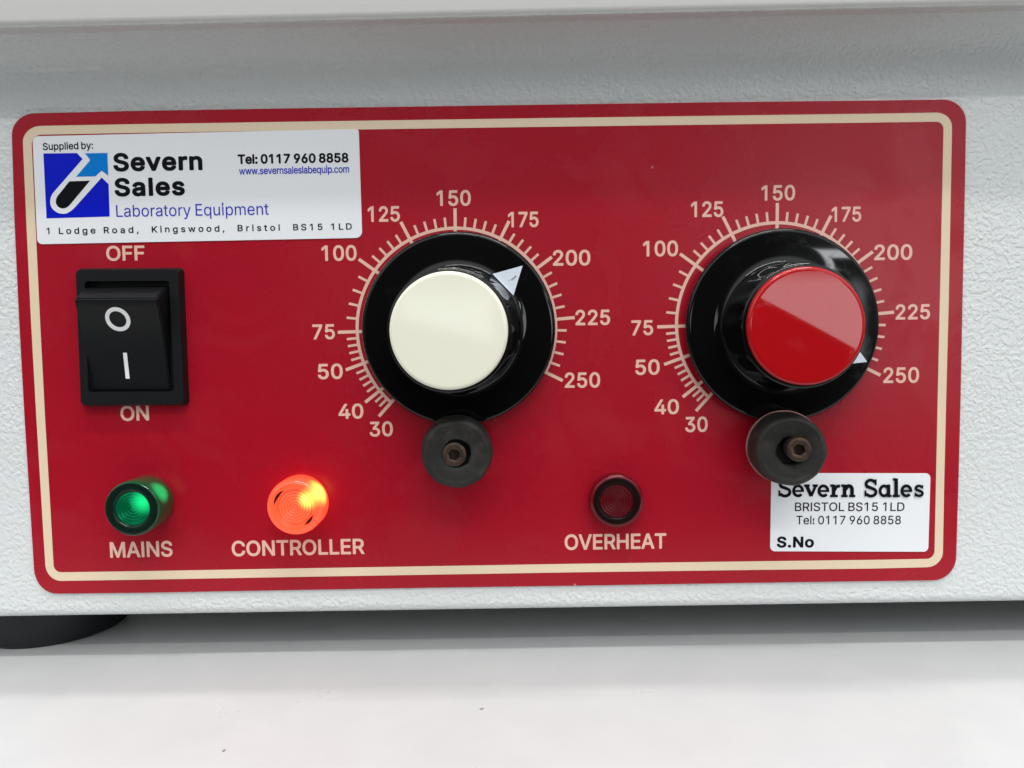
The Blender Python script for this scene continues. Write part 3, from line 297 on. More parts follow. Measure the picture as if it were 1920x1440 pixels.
"o":(415,[[169,-19,152,-14,134,-8,116,0,102,9,86,22,73,36,59,54,48,71,40,87,32,106,26,127,23,148,20,194,24,239,29,260,35,278,52,312,64,330,74,342,87,354,102,367,116,376,134,384,152,390,169,395,208,398,246,395,281,385,298,376,312,368,329,354,343,340,354,326,366,309,376,289,382,271,392,232,394,208,395,180,393,155,390,134,385,113,379,96,361,60,340,32,326,19,312,8,298,0,281,-9,246,-19,208,-22],[200,316,222,315,242,310,257,302,273,288,284,273,294,253,302,225,305,200,304,172,301,148,294,124,284,102,271,85,253,71,236,64,214,60,194,61,172,66,157,74,142,88,129,106,121,124,114,148,110,176,111,204,115,232,122,256,131,274,145,292,162,305,180,312]]),
"p":(424,[[48,-156,41,-150,39,-141,39,377,40,384,44,390,51,393,114,393,121,389,125,384,126,363,127,360,128,358,146,373,164,385,178,391,198,396,226,398,254,396,279,391,304,382,321,372,334,363,349,349,361,335,373,318,382,300,395,262,400,240,403,212,403,163,400,139,396,118,390,97,382,76,372,58,360,41,348,27,333,13,318,2,304,-6,286,-13,268,-18,248,-21,226,-22,206,-21,188,-17,170,-10,154,-1,140,9,128,21,127,-148,121,-155,114,-157],[220,316,240,314,258,308,276,297,289,282,300,263,308,240,312,216,314,188,313,163,308,139,300,114,290,96,276,81,258,69,240,63,220,61,198,63,181,70,164,82,150,97,140,114,133,135,129,160,127,188,128,216,133,240,141,265,151,282,164,296,181,308,198,314]]),
"q":(424,[[379,-155,372,-157,309,-157,302,-154,298,-148,297,13,297,16,295,19,284,9,270,-1,253,-11,239,-16,222,-20,200,-22,180,-21,158,-18,141,-14,124,-7,106,3,92,13,76,27,64,41,54,57,45,72,37,90,30,111,25,132,22,156,20,181,20,205,23,233,27,254,33,276,41,296,50,314,62,332,74,347,88,361,102,371,118,380,141,390,166,396,197,398,225,396,246,391,262,384,281,371,298,355,300,384,302,388,309,392,372,393,379,391,385,384,386,377,386,-141,385,-148],[211,316,232,312,250,304,264,293,278,276,288,255,295,230,298,202,298,174,295,149,289,128,280,107,267,88,253,75,236,66,218,62,197,61,180,64,162,71,144,85,132,100,121,125,114,146,110,174,110,202,113,226,119,251,127,268,139,286,154,300,169,309,190,315]]),
"r":(259,[[48,-13,41,-7,39,2,39,376,41,386,45,390,51,393,114,393,121,389,125,384,126,370,128,366,150,382,164,389,178,394,206,399,248,397,254,392,257,384,257,320,254,314,250,310,244,308,216,312,202,312,184,309,170,305,156,297,144,286,137,275,131,261,128,236,128,2,127,-5,121,-12,114,-14]]),
"s":(365,[[241,391,265,382,280,375,294,364,310,348,322,330,332,309,338,292,337,284,335,281,328,277,272,264,266,263,258,267,245,292,237,302,229,309,220,314,210,317,196,319,182,319,157,314,143,308,135,302,129,295,125,288,123,278,124,267,128,260,132,254,146,246,168,239,241,220,262,214,290,201,311,186,322,175,331,162,338,148,342,134,345,116,345,99,343,82,339,68,328,46,319,32,309,22,286,4,258,-10,220,-19,182,-22,146,-19,108,-10,90,-2,73,9,56,24,43,40,32,60,24,85,22,96,24,101,28,105,34,108,90,121,98,121,104,116,116,88,122,80,129,74,140,67,150,63,168,60,182,59,196,60,213,63,224,66,234,72,244,81,250,88,254,99,253,110,251,116,246,124,241,128,230,134,216,139,140,158,115,166,87,179,63,197,52,210,45,222,39,236,35,250,33,267,33,281,35,298,39,312,45,326,52,338,70,358,90,373,117,386,143,394,178,398,210,397]]),
"t":(227,[[218,-11,194,-17,162,-18,134,-15,113,-8,94,2,78,16,67,30,57,50,53,68,51,92,51,310,50,313,4,313,-3,316,-6,320,-8,327,-8,380,-6,386,-3,390,4,393,51,394,51,474,55,481,60,484,127,485,134,482,138,478,140,470,140,394,208,393,214,388,217,383,218,327,216,320,213,316,204,313,141,313,140,310,140,100,142,78,146,72,152,67,158,65,172,64,204,68,211,65,214,61,227,2,225,-6]]),
"u":(410,[[44,390,51,393,114,393,121,391,126,386,128,378,128,144,131,116,134,106,139,95,146,86,156,76,174,67,198,64,212,65,226,68,237,72,251,80,260,88,268,98,275,112,279,123,282,151,282,378,284,386,290,391,296,393,356,393,363,392,367,389,369,386,371,378,371,0,369,-6,366,-10,363,-13,356,-14,293,-13,288,-10,284,-3,284,18,282,20,272,11,258,1,240,-8,226,-13,195,-19,160,-18,136,-13,114,-5,90,10,72,28,60,46,50,67,43,92,40,116,39,378,41,386]]),
"v":(389,[[6,387,12,392,30,393,86,393,92,390,95,387,194,114,198,119,211,160,294,387,297,390,302,393,369,393,376,392,383,386,385,380,384,373,240,-4,237,-8,232,-12,226,-14,162,-14,156,-12,152,-8,4,373,3,380]]),
"w":(567,[[556,387,559,380,558,373,443,-2,438,-11,431,-14,368,-14,361,-12,357,-8,354,-2,315,135,284,249,210,-8,204,-13,196,-14,137,-14,131,-12,127,-8,102,68,10,373,10,384,14,390,22,393,88,393,95,390,98,387,119,317,168,137,172,137,189,205,239,384,242,389,246,391,252,393,316,393,322,391,327,387,361,272,396,137,400,139,415,198,469,387,476,393,490,393,546,393,553,390]]),
"y":(389,[[40,-151,36,-148,34,-143,33,-136,47,-84,50,-77,54,-74,61,-72,96,-76,106,-74,114,-70,124,-59,131,-48,148,-3,147,0,4,375,3,382,5,386,12,392,30,393,86,393,92,390,96,386,183,148,194,113,198,120,211,162,293,386,299,392,306,393,372,393,380,390,385,382,383,372,217,-62,208,-84,198,-102,187,-117,170,-133,148,-147,131,-154,106,-158,86,-159,61,-157]]),
}),
"L": (0, {
"E":(418,[[374,0,62,0,60,2,60,506,62,509,366,509,370,509,372,506,372,457,372,454,370,452,128,452,125,450,125,289,128,286,352,286,355,282,355,233,352,229,128,229,125,226,125,58,128,57,374,57,375,54,375,44,375,2]]),
"L":(393,[[62,509,121,509,125,506,125,58,128,57,360,57,361,54,361,40,361,2,360,0,62,0,60,2,60,506]]),
"a":(389,[[336,0,280,0,277,4,277,49,274,52,261,35,252,24,242,16,232,9,204,-3,186,-7,168,-9,151,-9,134,-7,116,-3,98,3,73,18,61,28,52,38,41,56,35,74,31,94,30,116,33,133,38,150,45,164,56,178,78,193,109,207,126,211,158,217,249,229,260,232,269,238,275,248,276,262,273,280,270,291,263,303,256,312,246,319,232,326,218,329,196,331,179,330,162,327,144,320,130,312,120,302,98,274,43,290,42,294,47,304,60,326,74,342,92,356,120,370,151,380,182,384,218,383,249,377,274,367,298,351,315,332,325,315,330,303,334,287,337,266],[276,186,276,133,274,119,270,108,263,93,254,80,242,69,229,60,210,51,193,47,172,45,154,46,137,50,122,56,107,66,99,77,95,85,92,98,93,119,97,130,101,136,108,144,117,150,134,159,154,164,238,177,263,183,274,188]]),
"b":(424,[[55,509,111,509,113,508,114,505,114,319,118,320,133,340,145,354,160,366,174,374,188,380,206,383,244,383,265,380,282,375,300,368,317,358,334,344,347,330,359,312,369,295,376,278,382,256,387,232,389,211,389,166,386,141,382,120,370,85,352,54,340,40,328,27,314,17,296,7,272,-3,244,-7,212,-7,188,-3,170,5,150,19,137,32,118,58,114,59,112,57,112,1,111,0,55,0,54,1,53,505],[220,330,244,328,265,321,286,306,299,292,310,274,320,250,326,222,328,190,327,162,321,134,313,110,300,87,282,69,262,55,240,49,220,47,195,50,174,57,156,69,139,88,127,110,119,134,115,158,113,190,115,218,120,246,128,270,141,292,156,308,174,320,195,327]]),
"e":(403,[[232,382,264,375,292,362,307,351,320,341,330,329,340,316,355,288,365,253,370,218,371,172,368,169,99,169,96,166,99,141,103,124,110,106,119,92,127,82,138,71,152,61,176,51,204,46,225,47,239,49,253,53,267,59,279,68,290,78,297,88,306,104,309,104,361,92,364,88,353,64,339,43,320,25,295,10,274,1,246,-6,214,-8,183,-6,148,2,132,8,116,16,102,26,88,40,75,54,66,68,48,102,38,138,34,180,36,222,44,260,56,292,66,309,75,323,85,334,99,348,127,366,144,374,158,378,176,382,194,384,211,384],[97,222,97,225,99,239,106,264,116,283,130,300,148,314,165,323,183,328,204,330,225,329,246,323,264,314,277,302,288,288,298,268,305,246,310,222]]),
"i":(166,[[57,379,110,379,113,378,114,376,114,2,110,0,57,0,53,2,53,376],[124,499,116,486,110,479,102,475,85,471,71,473,57,480,46,492,41,506,41,516,43,524,50,536,64,547,78,552,96,550,110,544,121,530,126,516]]),
"m":(609,[[557,2,556,0,552,0,500,0,496,2,496,254,493,278,490,289,485,300,478,308,472,314,461,320,447,326,433,329,419,330,405,329,391,327,377,321,366,315,357,306,349,296,343,286,338,272,335,247,335,2,332,0,276,0,274,2,274,261,272,278,269,289,263,300,257,306,248,316,237,322,226,326,212,329,198,330,184,329,170,325,156,319,146,312,136,303,128,293,121,280,118,268,115,254,114,236,114,2,111,0,55,0,53,2,53,376,55,379,58,379,111,378,112,376,112,324,114,316,122,331,131,345,150,362,164,372,178,378,192,383,206,385,226,386,244,384,262,378,276,370,289,359,301,345,310,328,318,310,322,320,330,334,349,355,374,371,398,381,430,386,458,384,486,377,496,372,510,364,528,347,541,328,550,306,556,278,557,254]]),
"n":(409,[[356,1,300,0,296,2,296,236,295,250,292,268,287,282,282,292,272,305,262,314,251,321,240,325,226,328,209,329,184,326,170,322,160,316,150,310,139,300,126,282,118,261,114,233,114,2,111,0,55,0,53,2,53,376,55,379,111,378,112,376,112,324,112,320,114,316,132,343,142,354,153,362,167,371,181,377,209,383,226,384,244,383,262,381,279,376,293,370,305,362,318,352,328,341,337,328,346,310,352,289,356,264,357,240,357,2]]),
"o":(415,[[172,-5,140,4,124,12,110,21,96,33,82,46,71,60,60,78,46,110,37,148,34,172,34,194,38,236,43,256,48,274,64,305,74,320,85,333,110,355,124,364,141,372,172,381,208,384,242,381,260,377,278,371,292,364,306,356,320,344,334,330,345,316,353,302,369,267,374,250,378,228,381,204,381,180,377,138,367,102,349,68,340,54,327,40,303,18,288,10,274,4,242,-5,208,-8],[200,330,228,328,250,322,267,312,284,297,298,278,308,256,315,228,319,200,318,169,314,141,307,116,294,92,280,74,260,59,239,50,214,46,190,47,169,52,152,61,132,78,119,96,108,116,100,148,96,176,97,208,101,236,110,264,122,284,136,302,155,317,176,326]]),
"p":(424,[[55,-143,53,-141,53,377,55,379,111,378,112,377,112,321,114,319,118,320,137,346,150,358,170,373,188,380,212,383,244,383,272,379,296,370,310,362,324,352,338,339,351,324,370,293,382,258,389,216,390,191,389,167,387,146,382,121,376,100,369,83,360,65,348,48,335,34,318,19,300,8,282,1,265,-4,244,-7,223,-8,206,-6,188,-2,176,2,160,12,146,23,138,30,118,58,114,59,114,-141,111,-143],[220,330,244,328,264,321,282,309,298,293,311,272,320,247,326,219,328,188,326,156,320,128,310,104,300,86,283,69,262,55,240,49,220,47,195,50,174,57,156,69,141,86,128,107,121,128,115,156,113,188,115,219,121,251,131,276,142,293,156,308,176,321,198,328]]),
"q":(424,[[368,-143,316,-143,312,-143,311,-141,311,55,310,58,306,58,288,32,280,23,267,13,250,3,236,-3,218,-7,197,-8,180,-7,158,-4,141,1,124,9,106,20,89,34,77,48,65,65,55,83,43,118,38,139,35,160,34,184,35,209,37,233,41,254,48,276,55,293,74,324,86,338,99,351,113,362,127,369,152,378,180,383,211,384,236,380,253,373,274,359,284,349,306,321,309,319,313,321,313,377,316,379,344,379,368,379,372,377,372,-141],[211,330,236,326,256,316,274,303,290,282,301,262,307,237,311,205,312,174,308,146,302,121,291,97,278,78,260,63,242,54,222,48,197,47,176,50,155,59,137,72,122,90,111,111,101,142,97,170,96,202,99,230,106,255,115,276,129,296,149,314,166,323,186,329]]),
"r":(259,[[55,0,53,2,53,376,55,379,58,379,111,378,112,376,112,328,112,324,114,321,124,338,135,352,150,365,164,374,181,381,198,384,216,385,242,384,243,380,243,324,240,323,220,325,202,326,188,324,170,320,157,314,142,303,132,292,123,278,117,261,114,244,114,2,111,0]]),
"t":(227,[[211,1,190,-3,162,-4,138,-1,120,4,102,13,88,25,77,40,70,58,66,75,65,92,65,324,64,327,8,327,6,330,6,376,8,379,66,380,65,467,68,471,125,470,126,467,126,380,127,378,200,379,204,376,204,330,200,327,130,327,126,324,126,96,127,82,130,70,136,61,144,55,155,51,169,50,180,50,200,54,203,50,212,5]]),
"u":(410,[[54,378,113,378,114,375,114,144,115,126,118,109,123,95,129,84,141,70,150,64,160,58,170,54,184,51,198,50,212,51,226,53,240,58,254,65,272,80,286,102,293,123,296,148,296,378,357,378,357,4,356,0,299,0,298,4,298,60,296,66,280,39,262,20,248,11,234,4,216,-1,202,-4,167,-4,146,-1,132,3,104,17,93,26,83,37,72,53,64,70,58,92,54,116,53,375]]),
"y":(389,[[49,-140,48,-136,61,-87,86,-90,100,-90,111,-87,124,-79,134,-69,144,-52,161,-6,162,0,18,378,82,379,85,375,172,137,194,61,224,154,305,378,370,378,359,347,205,-56,197,-73,187,-92,176,-108,162,-121,145,-133,131,-139,114,-143,92,-145,68,-143]]),
}),
}

def raw_text(s, space, wt, st=1.0):
    x = 0.0; out = []
    for ch in s:
        if ch == ' ': x += 150 * space * st; continue
        adv, conts = GLYPHS[wt][1][ch]
        loops = [[Vector(((c[i] * st + x) / 1000, c[i + 1] / 1000, 0)) for i in range(0, len(c), 2)] for c in conts]
        out.append(loops)
        x += adv * st + (space - 1.0) * 453
    return out
CAP = 0.509
def text(bm, s, x0, x1, yb0, yb1, cap, h=0.04, wt='B', mi=0):
    """writing printed between baseline pixels (x0,yb0)-(x1,yb1) with capitals cap px high"""
    off = GLYPHS[wt][0] / 1000
    o0 = P(x0, yb0, h); o1 = P(x1, yb1, h); ot = P((x0 + x1) / 2, (yb0 + yb1) / 2 - cap, h)
    om = (o0 + o1) / 2
    e = (o1 - o0); width = e.length; e.normalize()
    upv = Vector((0, -1, 0)).cross(e) * -1
    if upv.z < 0: upv = -upv
    hgt = (ot - om).dot(upv)
    sc = hgt / (CAP + 2 * off)
    def ext(G_):
        xs_ = [p.x for L in G_ for l_ in L for p in l_]
        return min(xs_), max(xs_)
    a_, b_ = ext(raw_text(s, 1.0, wt))
    st = min(max(width / sc / (b_ - a_), 0.92), 1.14)
    G1 = raw_text(s, 1.0, wt, st); a_, b_ = ext(G1)
    if len(s) > 1:
        c_, d_ = ext(raw_text(s, 1.2, wt, st))
        k = ((d_ - c_) - (b_ - a_)) / 0.2
        sp = 1.0 + (width / sc - (b_ - a_)) / k
        sp = min(max(sp, 0.97), 2.4)
        G1 = raw_text(s, sp, wt, st); a_, b_ = ext(G1)
    sx = width / (b_ - a_)
    for loops in G1:
        tris = tessellate_polygon(loops)
        flat_ = [p for l_ in loops for p in l_]
        vs = [bm.verts.new(o0 + e * ((p.x - a_) * sx) + upv * ((p.y + off) * sc)) for p in flat_]
        for f in tris:
            try: g_ = bm.faces.new([vs[i] for i in f]); g_.material_index = mi
            except ValueError: pass
def ribbon2(pts, wd):
    n = len(pts); L, Rr = [], []
    for i, p in enumerate(pts):
        a = pts[max(i - 1, 0)]; b = pts[min(i + 1, n - 1)]
        d = (b - a).normalized(); nn = Vector((-d.y, d.x))
        if 0 < i < n - 1:
            d1 = (p - a).normalized(); k = max(0.5, nn.dot(Vector((-d1.y, d1.x))))
        else: k = 1
        L.append(p + nn * wd / 2 / k); Rr.append(p - nn * wd / 2 / k)
    return L, Rr

# ------------------------------------------------------------------ materials
def mat(name, col, rough=0.4, metal=0.0, coat=0.0, spec=0.5, trans=0.0, ior=1.45, emit=None, es=0.0):
    m = bpy.data.materials.new(name); m.use_nodes = True
    b = m.node_tree.nodes['Principled BSDF']
    b.inputs['Base Color'].default_value = (*col, 1)
    b.inputs['Roughness'].default_value = rough
    b.inputs['Metallic'].default_value = metal
    b.inputs['Specular IOR Level'].default_value = spec
    b.inputs['IOR'].default_value = ior
    b.inputs['Coat Weight'].default_value = coat
    b.inputs['Coat Roughness'].default_value = 0.08
    b.inputs['Transmission Weight'].default_value = trans
    if emit:
        b.inputs['Emission Color'].default_value = (*emit, 1)
        b.inputs['Emission Strength'].default_value = es
    return m
def nb(m):
    return NT(m.node_tree), m.node_tree.nodes['Principled BSDF']
def noise(t, vec, scale, detail=2.0, rough=0.5, dist=0.0):
    n = t.new('ShaderNodeTexNoise')
    n.inputs['Scale'].default_value = scale; n.inputs['Detail'].default_value = detail
    n.inputs['Roughness'].default_value = rough; n.inputs['Distortion'].default_value = dist
    t.link(vec, n.inputs['Vector'])
    return n
def objco(t):
    return t.new('ShaderNodeTexCoord').outputs['Object']
def bump(t, height, dist, strength=1.0, base=None):
    b = t.new('ShaderNodeBump'); b.inputs['Distance'].default_value = dist
    b.inputs['Strength'].default_value = strength
    t.link(height, b.inputs['Height'])
    if base is not None: t.link(base, b.inputs['Normal'])
    return b.outputs['Normal']
def speckle(t, vec, scale, thr, hi):
    """sparse dust grains: 1 inside a few random cells"""
    vo = t.new('ShaderNodeTexVoronoi'); vo.inputs['Scale'].default_value = scale
    t.link(vec, vo.inputs['Vector'])
    se = t.new('ShaderNodeSeparateColor'); t.link(vo.outputs['Color'], se.inputs[0])
    pick = t.m('GREATER_THAN', se.outputs[0], hi)
    near = t.m('LESS_THAN', vo.outputs['Distance'], t.m('MULTIPLY', se.outputs[1], thr))
    return t.m('MULTIPLY', pick, near)

# hammered grey powder coat
M_case = mat('grey_hammered_paint', (0.55, 0.575, 0.57), 0.22, spec=0.5)
t, b = nb(M_case); co = objco(t)
n1 = noise(t, co, 1150, 1.0, 0.4, 0.35)
n2 = noise(t, co, 1500, 1.0, 0.5, 0.3)
ridge = t.m('ABSOLUTE', t.m('SUBTRACT', n1.outputs[0], 0.5))
hgt = t.m('ADD', t.smooth(n1.outputs[0], 0.3, 0.7), t.m('MULTIPLY', n2.outputs[0], 0.22))
nrm = bump(t, hgt, 0.000125, 0.85)
t.link(nrm, b.inputs['Normal'])
lg = noise(t, co, 9, 2.0)
c0 = t.mix(lg.outputs[0], (0.66, 0.69, 0.685, 1), (0.69, 0.72, 0.715, 1))
dust = speckle(t, co, 260, 0.22, 0.985)
t.link(t.mix(t.m('MULTIPLY', dust, 0.7), c0, (0.12, 0.12, 0.11, 1)), b.inputs['Base Color'])

M_lid = mat('white_enamel', (0.60, 0.595, 0.575), 0.30, spec=0.35)
t, b = nb(M_lid); co = objco(t)
t.link(bump(t, noise(t, co, 700, 2).outputs[0], 0.00003, 0.5), b.inputs['Normal'])

M_red = mat('red_satin_panel', (0.30, 0.006, 0.016), 0.36, spec=0.35)
t, b = nb(M_red); co = objco(t)
g1 = noise(t, co, 3800, 2.0, 0.6)
g2 = noise(t, co, 22, 2.0, 0.5)
t.link(bump(t, g1.outputs[0], 0.00002, 0.55), b.inputs['Normal'])
base = t.mix(g2.outputs[0], (0.325, 0.0034, 0.0145, 1), (0.355, 0.0042, 0.0165, 1))
grain = t.mix(t.m('MULTIPLY', t.smooth(g1.outputs[0], 0.45, 0.8), 0.18), base, (0.41, 0.018, 0.036, 1))
dust = speckle(t, co, 420, 0.10, 0.955)
t.link(t.mix(t.m('MULTIPLY', dust, 0.45), grain, (0.70, 0.50, 0.48, 1)), b.inputs['Base Color'])
g3 = noise(t, co, 55, 5, 0.62, 0.6)
t.link(t.m('ADD', t.m('ADD', 0.22, t.m('MULTIPLY', g2.outputs[0], 0.08)), t.m('MULTIPLY', t.smooth(g3.outputs[0], 0.48, 0.72), 0.14)), b.inputs['Roughness'])

M_print = mat('cream_pink_print', (0.76, 0.47, 0.38), 0.4)
M_beige = mat('beige_border_print', (0.74, 0.60, 0.43), 0.4)
M_black = mat('black_gloss_plastic', (0.003, 0.003, 0.0033), 0.07, spec=0.4)
t, b = nb(M_black); co = objco(t)
sm = noise(t, co, 160, 3, 0.6)
t.link(t.m('ADD', 0.04, t.m('MULTIPLY', t.smooth(sm.outputs[0], 0.5, 0.75), 0.14)), b.inputs['Roughness'])
M_switch = mat('black_matt_plastic', (0.006, 0.0065, 0.0075), 0.42, spec=0.28)
t, b = nb(M_switch); co = objco(t)
t.link(bump(t, noise(t, co, 5000, 2).outputs[0], 0.00002, 0.35), b.inputs['Normal'])
dust = speckle(t, co, 420, 0.18, 0.97)
t.link(t.mix(t.m('MULTIPLY', dust, 0.5), (0.006, 0.0065, 0.0075, 1), (0.16, 0.16, 0.16, 1)), b.inputs['Base Color'])
M_white = mat('white_print', (0.86, 0.87, 0.88), 0.45)
M_cream = mat('cream_cap_plastic', (0.83, 0.825, 0.68), 0.08, spec=0.5)
M_redcap = mat('red_cap_plastic', (0.40, 0.005, 0.008), 0.05, spec=0.5)
t, b = nb(M_redcap); co = objco(t)
sm = noise(t, co, 210, 3, 0.65)
t.link(t.m('ADD', 0.03, t.m('MULTIPLY', t.smooth(sm.outputs[0], 0.5, 0.72), 0.08)), b.inputs['Roughness'])
M_sticker = mat('white_label_film', (0.79, 0.81, 0.84), 0.22, spec=0.45)
M_ink = mat('black_label_ink', (0.004, 0.0045, 0.008), 0.3, spec=0.15)
M_blue = mat('royal_blue_ink', (0.002, 0.010, 0.52), 0.25, spec=0.2)
M_sky = mat('light_blue_ink', (0.0, 0.19, 0.62), 0.25, spec=0.25)
M_bluetext = mat('blue_text_ink', (0.02, 0.025, 0.44), 0.3, spec=0.15)
M_rubber = mat('dark_rubber', (0.026, 0.025, 0.024), 0.55, spec=0.35)
t, b = nb(M_rubber); co = objco(t)
rn = noise(t, co, 900, 4, 0.6)
t.link(bump(t, rn.outputs[0], 0.00008, 0.5), b.inputs['Normal'])
rn2 = noise(t, co, 260, 4, 0.7)
t.link(t.mix(t.smooth(rn2.outputs[0], 0.45, 0.8), (0.016, 0.015, 0.014, 1), (0.045, 0.042, 0.038, 1)), b.inputs['Base Color'])
M_steel = mat('rusty_black_steel', (0.07, 0.05, 0.04), 0.42, metal=0.75)
t, b = nb(M_steel); co = objco(t)
rn = noise(t, co, 700, 4, 0.65)
t.link(t.mix(t.smooth(rn.outputs[0], 0.4, 0.7), (0.055, 0.045, 0.04, 1), (0.13, 0.075, 0.045, 1)), b.inputs['Base Color'])
M_brass = mat('dull_copper_rim', (0.42, 0.22, 0.18), 0.4, metal=0.5)
M_hole = mat('black_recess', (0.003, 0.003, 0.003), 0.6)
M_foot = mat('black_foot_rubber', (0.010, 0.0105, 0.013), 0.5, spec=0.4)

# lamp materials
M_green_side = mat('green_clear_lens', (0.004, 0.12, 0.04), 0.06, trans=0.4, ior=1.45)
M_green_dark = mat('dark_green_lens_collar', (0.004, 0.014, 0.009), 0.14, spec=0.3)
M_green_disc = mat('green_ridged_lens', (0.0, 0.17, 0.075), 0.16, metal=0.8, emit=(0.0, 0.42, 0.14), es=0.22)
t, b = nb(M_green_disc); co = objco(t)
gp = P(268, 941, 6.3)
sb = t.new('ShaderNodeVectorMath', operation='DISTANCE'); t.link(co, sb.inputs[0]); sb.inputs[1].default_value = gp
E_near = t.m('SUBTRACT', 1.0, t.smooth(sb.outputs['Value'], 0.0003, 0.0032))
t.link(t.m('ADD', 0.045, t.m('MULTIPLY', E_near, 0.75)), b.inputs['Emission Strength'])
b.inputs['Emission Color'].default_value = (0.01, 0.85, 0.25, 1)
t, b = nb(M_green_side); co = objco(t)
gp = P(303, 920, 4.2)
sb = t.new('ShaderNodeVectorMath', operation='DISTANCE'); t.link(co, sb.inputs[0]); sb.inputs[1].default_value = gp
E_near = t.m('SUBTRACT', 1.0, t.smooth(sb.outputs['Value'], 0.0010, 0.0030))
t.link(t.m('MULTIPLY', E_near, 0.48), b.inputs['Emission Strength'])
b.inputs['Emission Color'].default_value = (0.0, 0.75, 0.20, 1)
M_red_side = mat('red_clear_lens', (0.17, 0.002, 0.008), 0.10, trans=0.25, spec=0.3, ior=1.45)
M_red_dark = mat('dark_red_lens_collar', (0.008, 0.002, 0.002), 0.3, spec=0.15)
M_red_disc = mat('dark_red_ridged_lens', (0.075, 0.0015, 0.005), 0.25, spec=0.22)

# laminate bench
M_bench = mat('white_bench_laminate', (0.78, 0.775, 0.77), 0.26, spec=0.5)
t, b = nb(M_bench); co = objco(t)
n = noise(t, co, 60, 4, 0.6); n3 = noise(t, co, 1200, 2, 0.5)
t.link(bump(t, n3.outputs[0], 0.00003, 0.4), b.inputs['Normal'])
n4 = noise(t, co, 38, 5, 0.65, 0.8)
t.link(t.m('ADD', 0.20, t.m('MULTIPLY', n4.outputs[0], 0.22)), b.inputs['Roughness'])
cc = t.mix(t.smooth(n.outputs[0], 0.3, 0.7), (0.50, 0.503, 0.508, 1), (0.525, 0.528, 0.53, 1))
dust = speckle(t, co, 190, 0.12, 0.985)
t.link(t.mix(t.m('MULTIPLY', dust, 0.35), cc, (0.45, 0.44, 0.43, 1)), b.inputs['Base Color'])

# ------------------------------------------------------------------ setting
bm = bmesh.new()
g = 0.9
bmesh.ops.create_cube(bm, size=1, matrix=Matrix.Translation((0, 0.265, -0.015)) @ Matrix.Diagonal((1.6, 0.68, 0.03, 1)))
bench = obj('worktop', bm, M_bench, smooth=False)
bench['kind'] = 'structure'
bench['label'] = 'white laminate worktop under the hotplate'

# ------------------------------------------------------------------ the hotplate
hp = bpy.data.objects.new('hotplate', None)
COL.objects.link(hp)
hp.location = (0, 0.09, 0)
hp.empty_display_size = 0.05
hp['label'] = 'grey laboratory hotplate with red control panel, two dials and three lamps on white worktop'
hp['category'] = 'hotplate'
bpy.context.view_layer.update()
def own(o):
    o.parent = hp
    o.matrix_parent_inverse = hp.matrix_world.inverted()
    return o

X0, X1 = -0.143, 0.200          # casing sides
ZB = (15.2 - 5.45) * MM          # casing lower edge
LIDH = 12.0                      # lid overhang in mm
zl0 = (111.45 + 15.2) * MM; zl1 = (113.0 + 15.2) * MM
def lid_z(x):                    # lower lid edge, a touch out of parallel with the casing
    f = (x / MM + 97.25 - 6.87) / (197.74 - 6.87)
    return zl0 + (zl1 - zl0) * f

# casing: a folded sheet profile swept along x
bm = bmesh.new()
prof = []
yf = 0.0006
rb = 0.0022
for k in range(7):
    a = math.pi / 2 * k / 6
    prof.append((yf + rb - rb * math.sin(a), ZB + rb - rb * math.cos(a), 0))
nz = 8
prof.append((yf, 0.060, 0))
prof.append((yf, 0.110, 0))
rf = 0.0114                       # concave fillet into the lid underside
for k in range(7):
    a = math.pi / 2 * k / 6
    prof.append((yf - rf * (1 - math.cos(a)), -rf * (1 - math.sin(a)), 1))
prof.append((-0.0119, 0.0, 1))
xs = [X0 + (X1 - X0) * i / 6 for i in range(7)]
rows = []
for (y, z, rel) in prof:
    rows.append([bm.verts.new((x, y, (lid_z(x) + 0.0002 + z) if rel else z)) for x in xs])
for a, c in zip(rows, rows[1:]):
    for i in range(6):
        bm.faces.new((a[i], a[i + 1], c[i + 1], c[i]))
# sides, back and floor of the shell
def quad(*pts): bm.faces.new([bm.verts.new(p) for p in pts])
for x in (X0, X1):
    zt = lid_z(x)
    quad((x, yf + 0.0001, ZB + rb), (x, 0.24, ZB + rb), (x, 0.24, zt), (x, yf + 0.0001, zt))
quad((X0, 0.24, ZB), (X1, 0.24, ZB), (X1, 0.24, 0.1255), (X0, 0.24, 0.1255))
quad((X0, yf + rb, ZB), (X1, yf + rb, ZB), (X1, 0.24, ZB), (X0, 0.24, ZB))
casing = own(obj('casing', bm, M_case, ang=50))

# lid: white plate with rolled lower edge
bm = bmesh.new()
prof = []
yl = -LIDH * MM
re = 0.0016
for k in range(7):
    a = math.pi / 2 * k / 6
    prof.append((yl + re - re * math.sin(a), re - re * math.cos(a)))
prof += [(yl, 0.016)]
for k in range(7):
    a = math.pi / 2 * k / 6
    prof.append((yl + 0.003 - 0.003 * math.cos(a), 0.016 + 0.003 * math.sin(a)))
prof += [(0.25, 0.019), (0.25, 0.0)]
rows = []
for (y, z) in prof:
    rows.append([bm.verts.new((x, y, lid_z(x) + z)) for x in (X0 - 0.012, X1 + 0.012)])
for a, c in zip(rows, rows[1:] + rows[:1]):
    bm.faces.new((a[0], a[1], c[1], c[0]))
bm.faces.new([r_[0] for r_ in rows]); bm.faces.new([r_[1] for r_ in rows])
lid = own(obj('top_plate', bm, M_lid, ang=50))

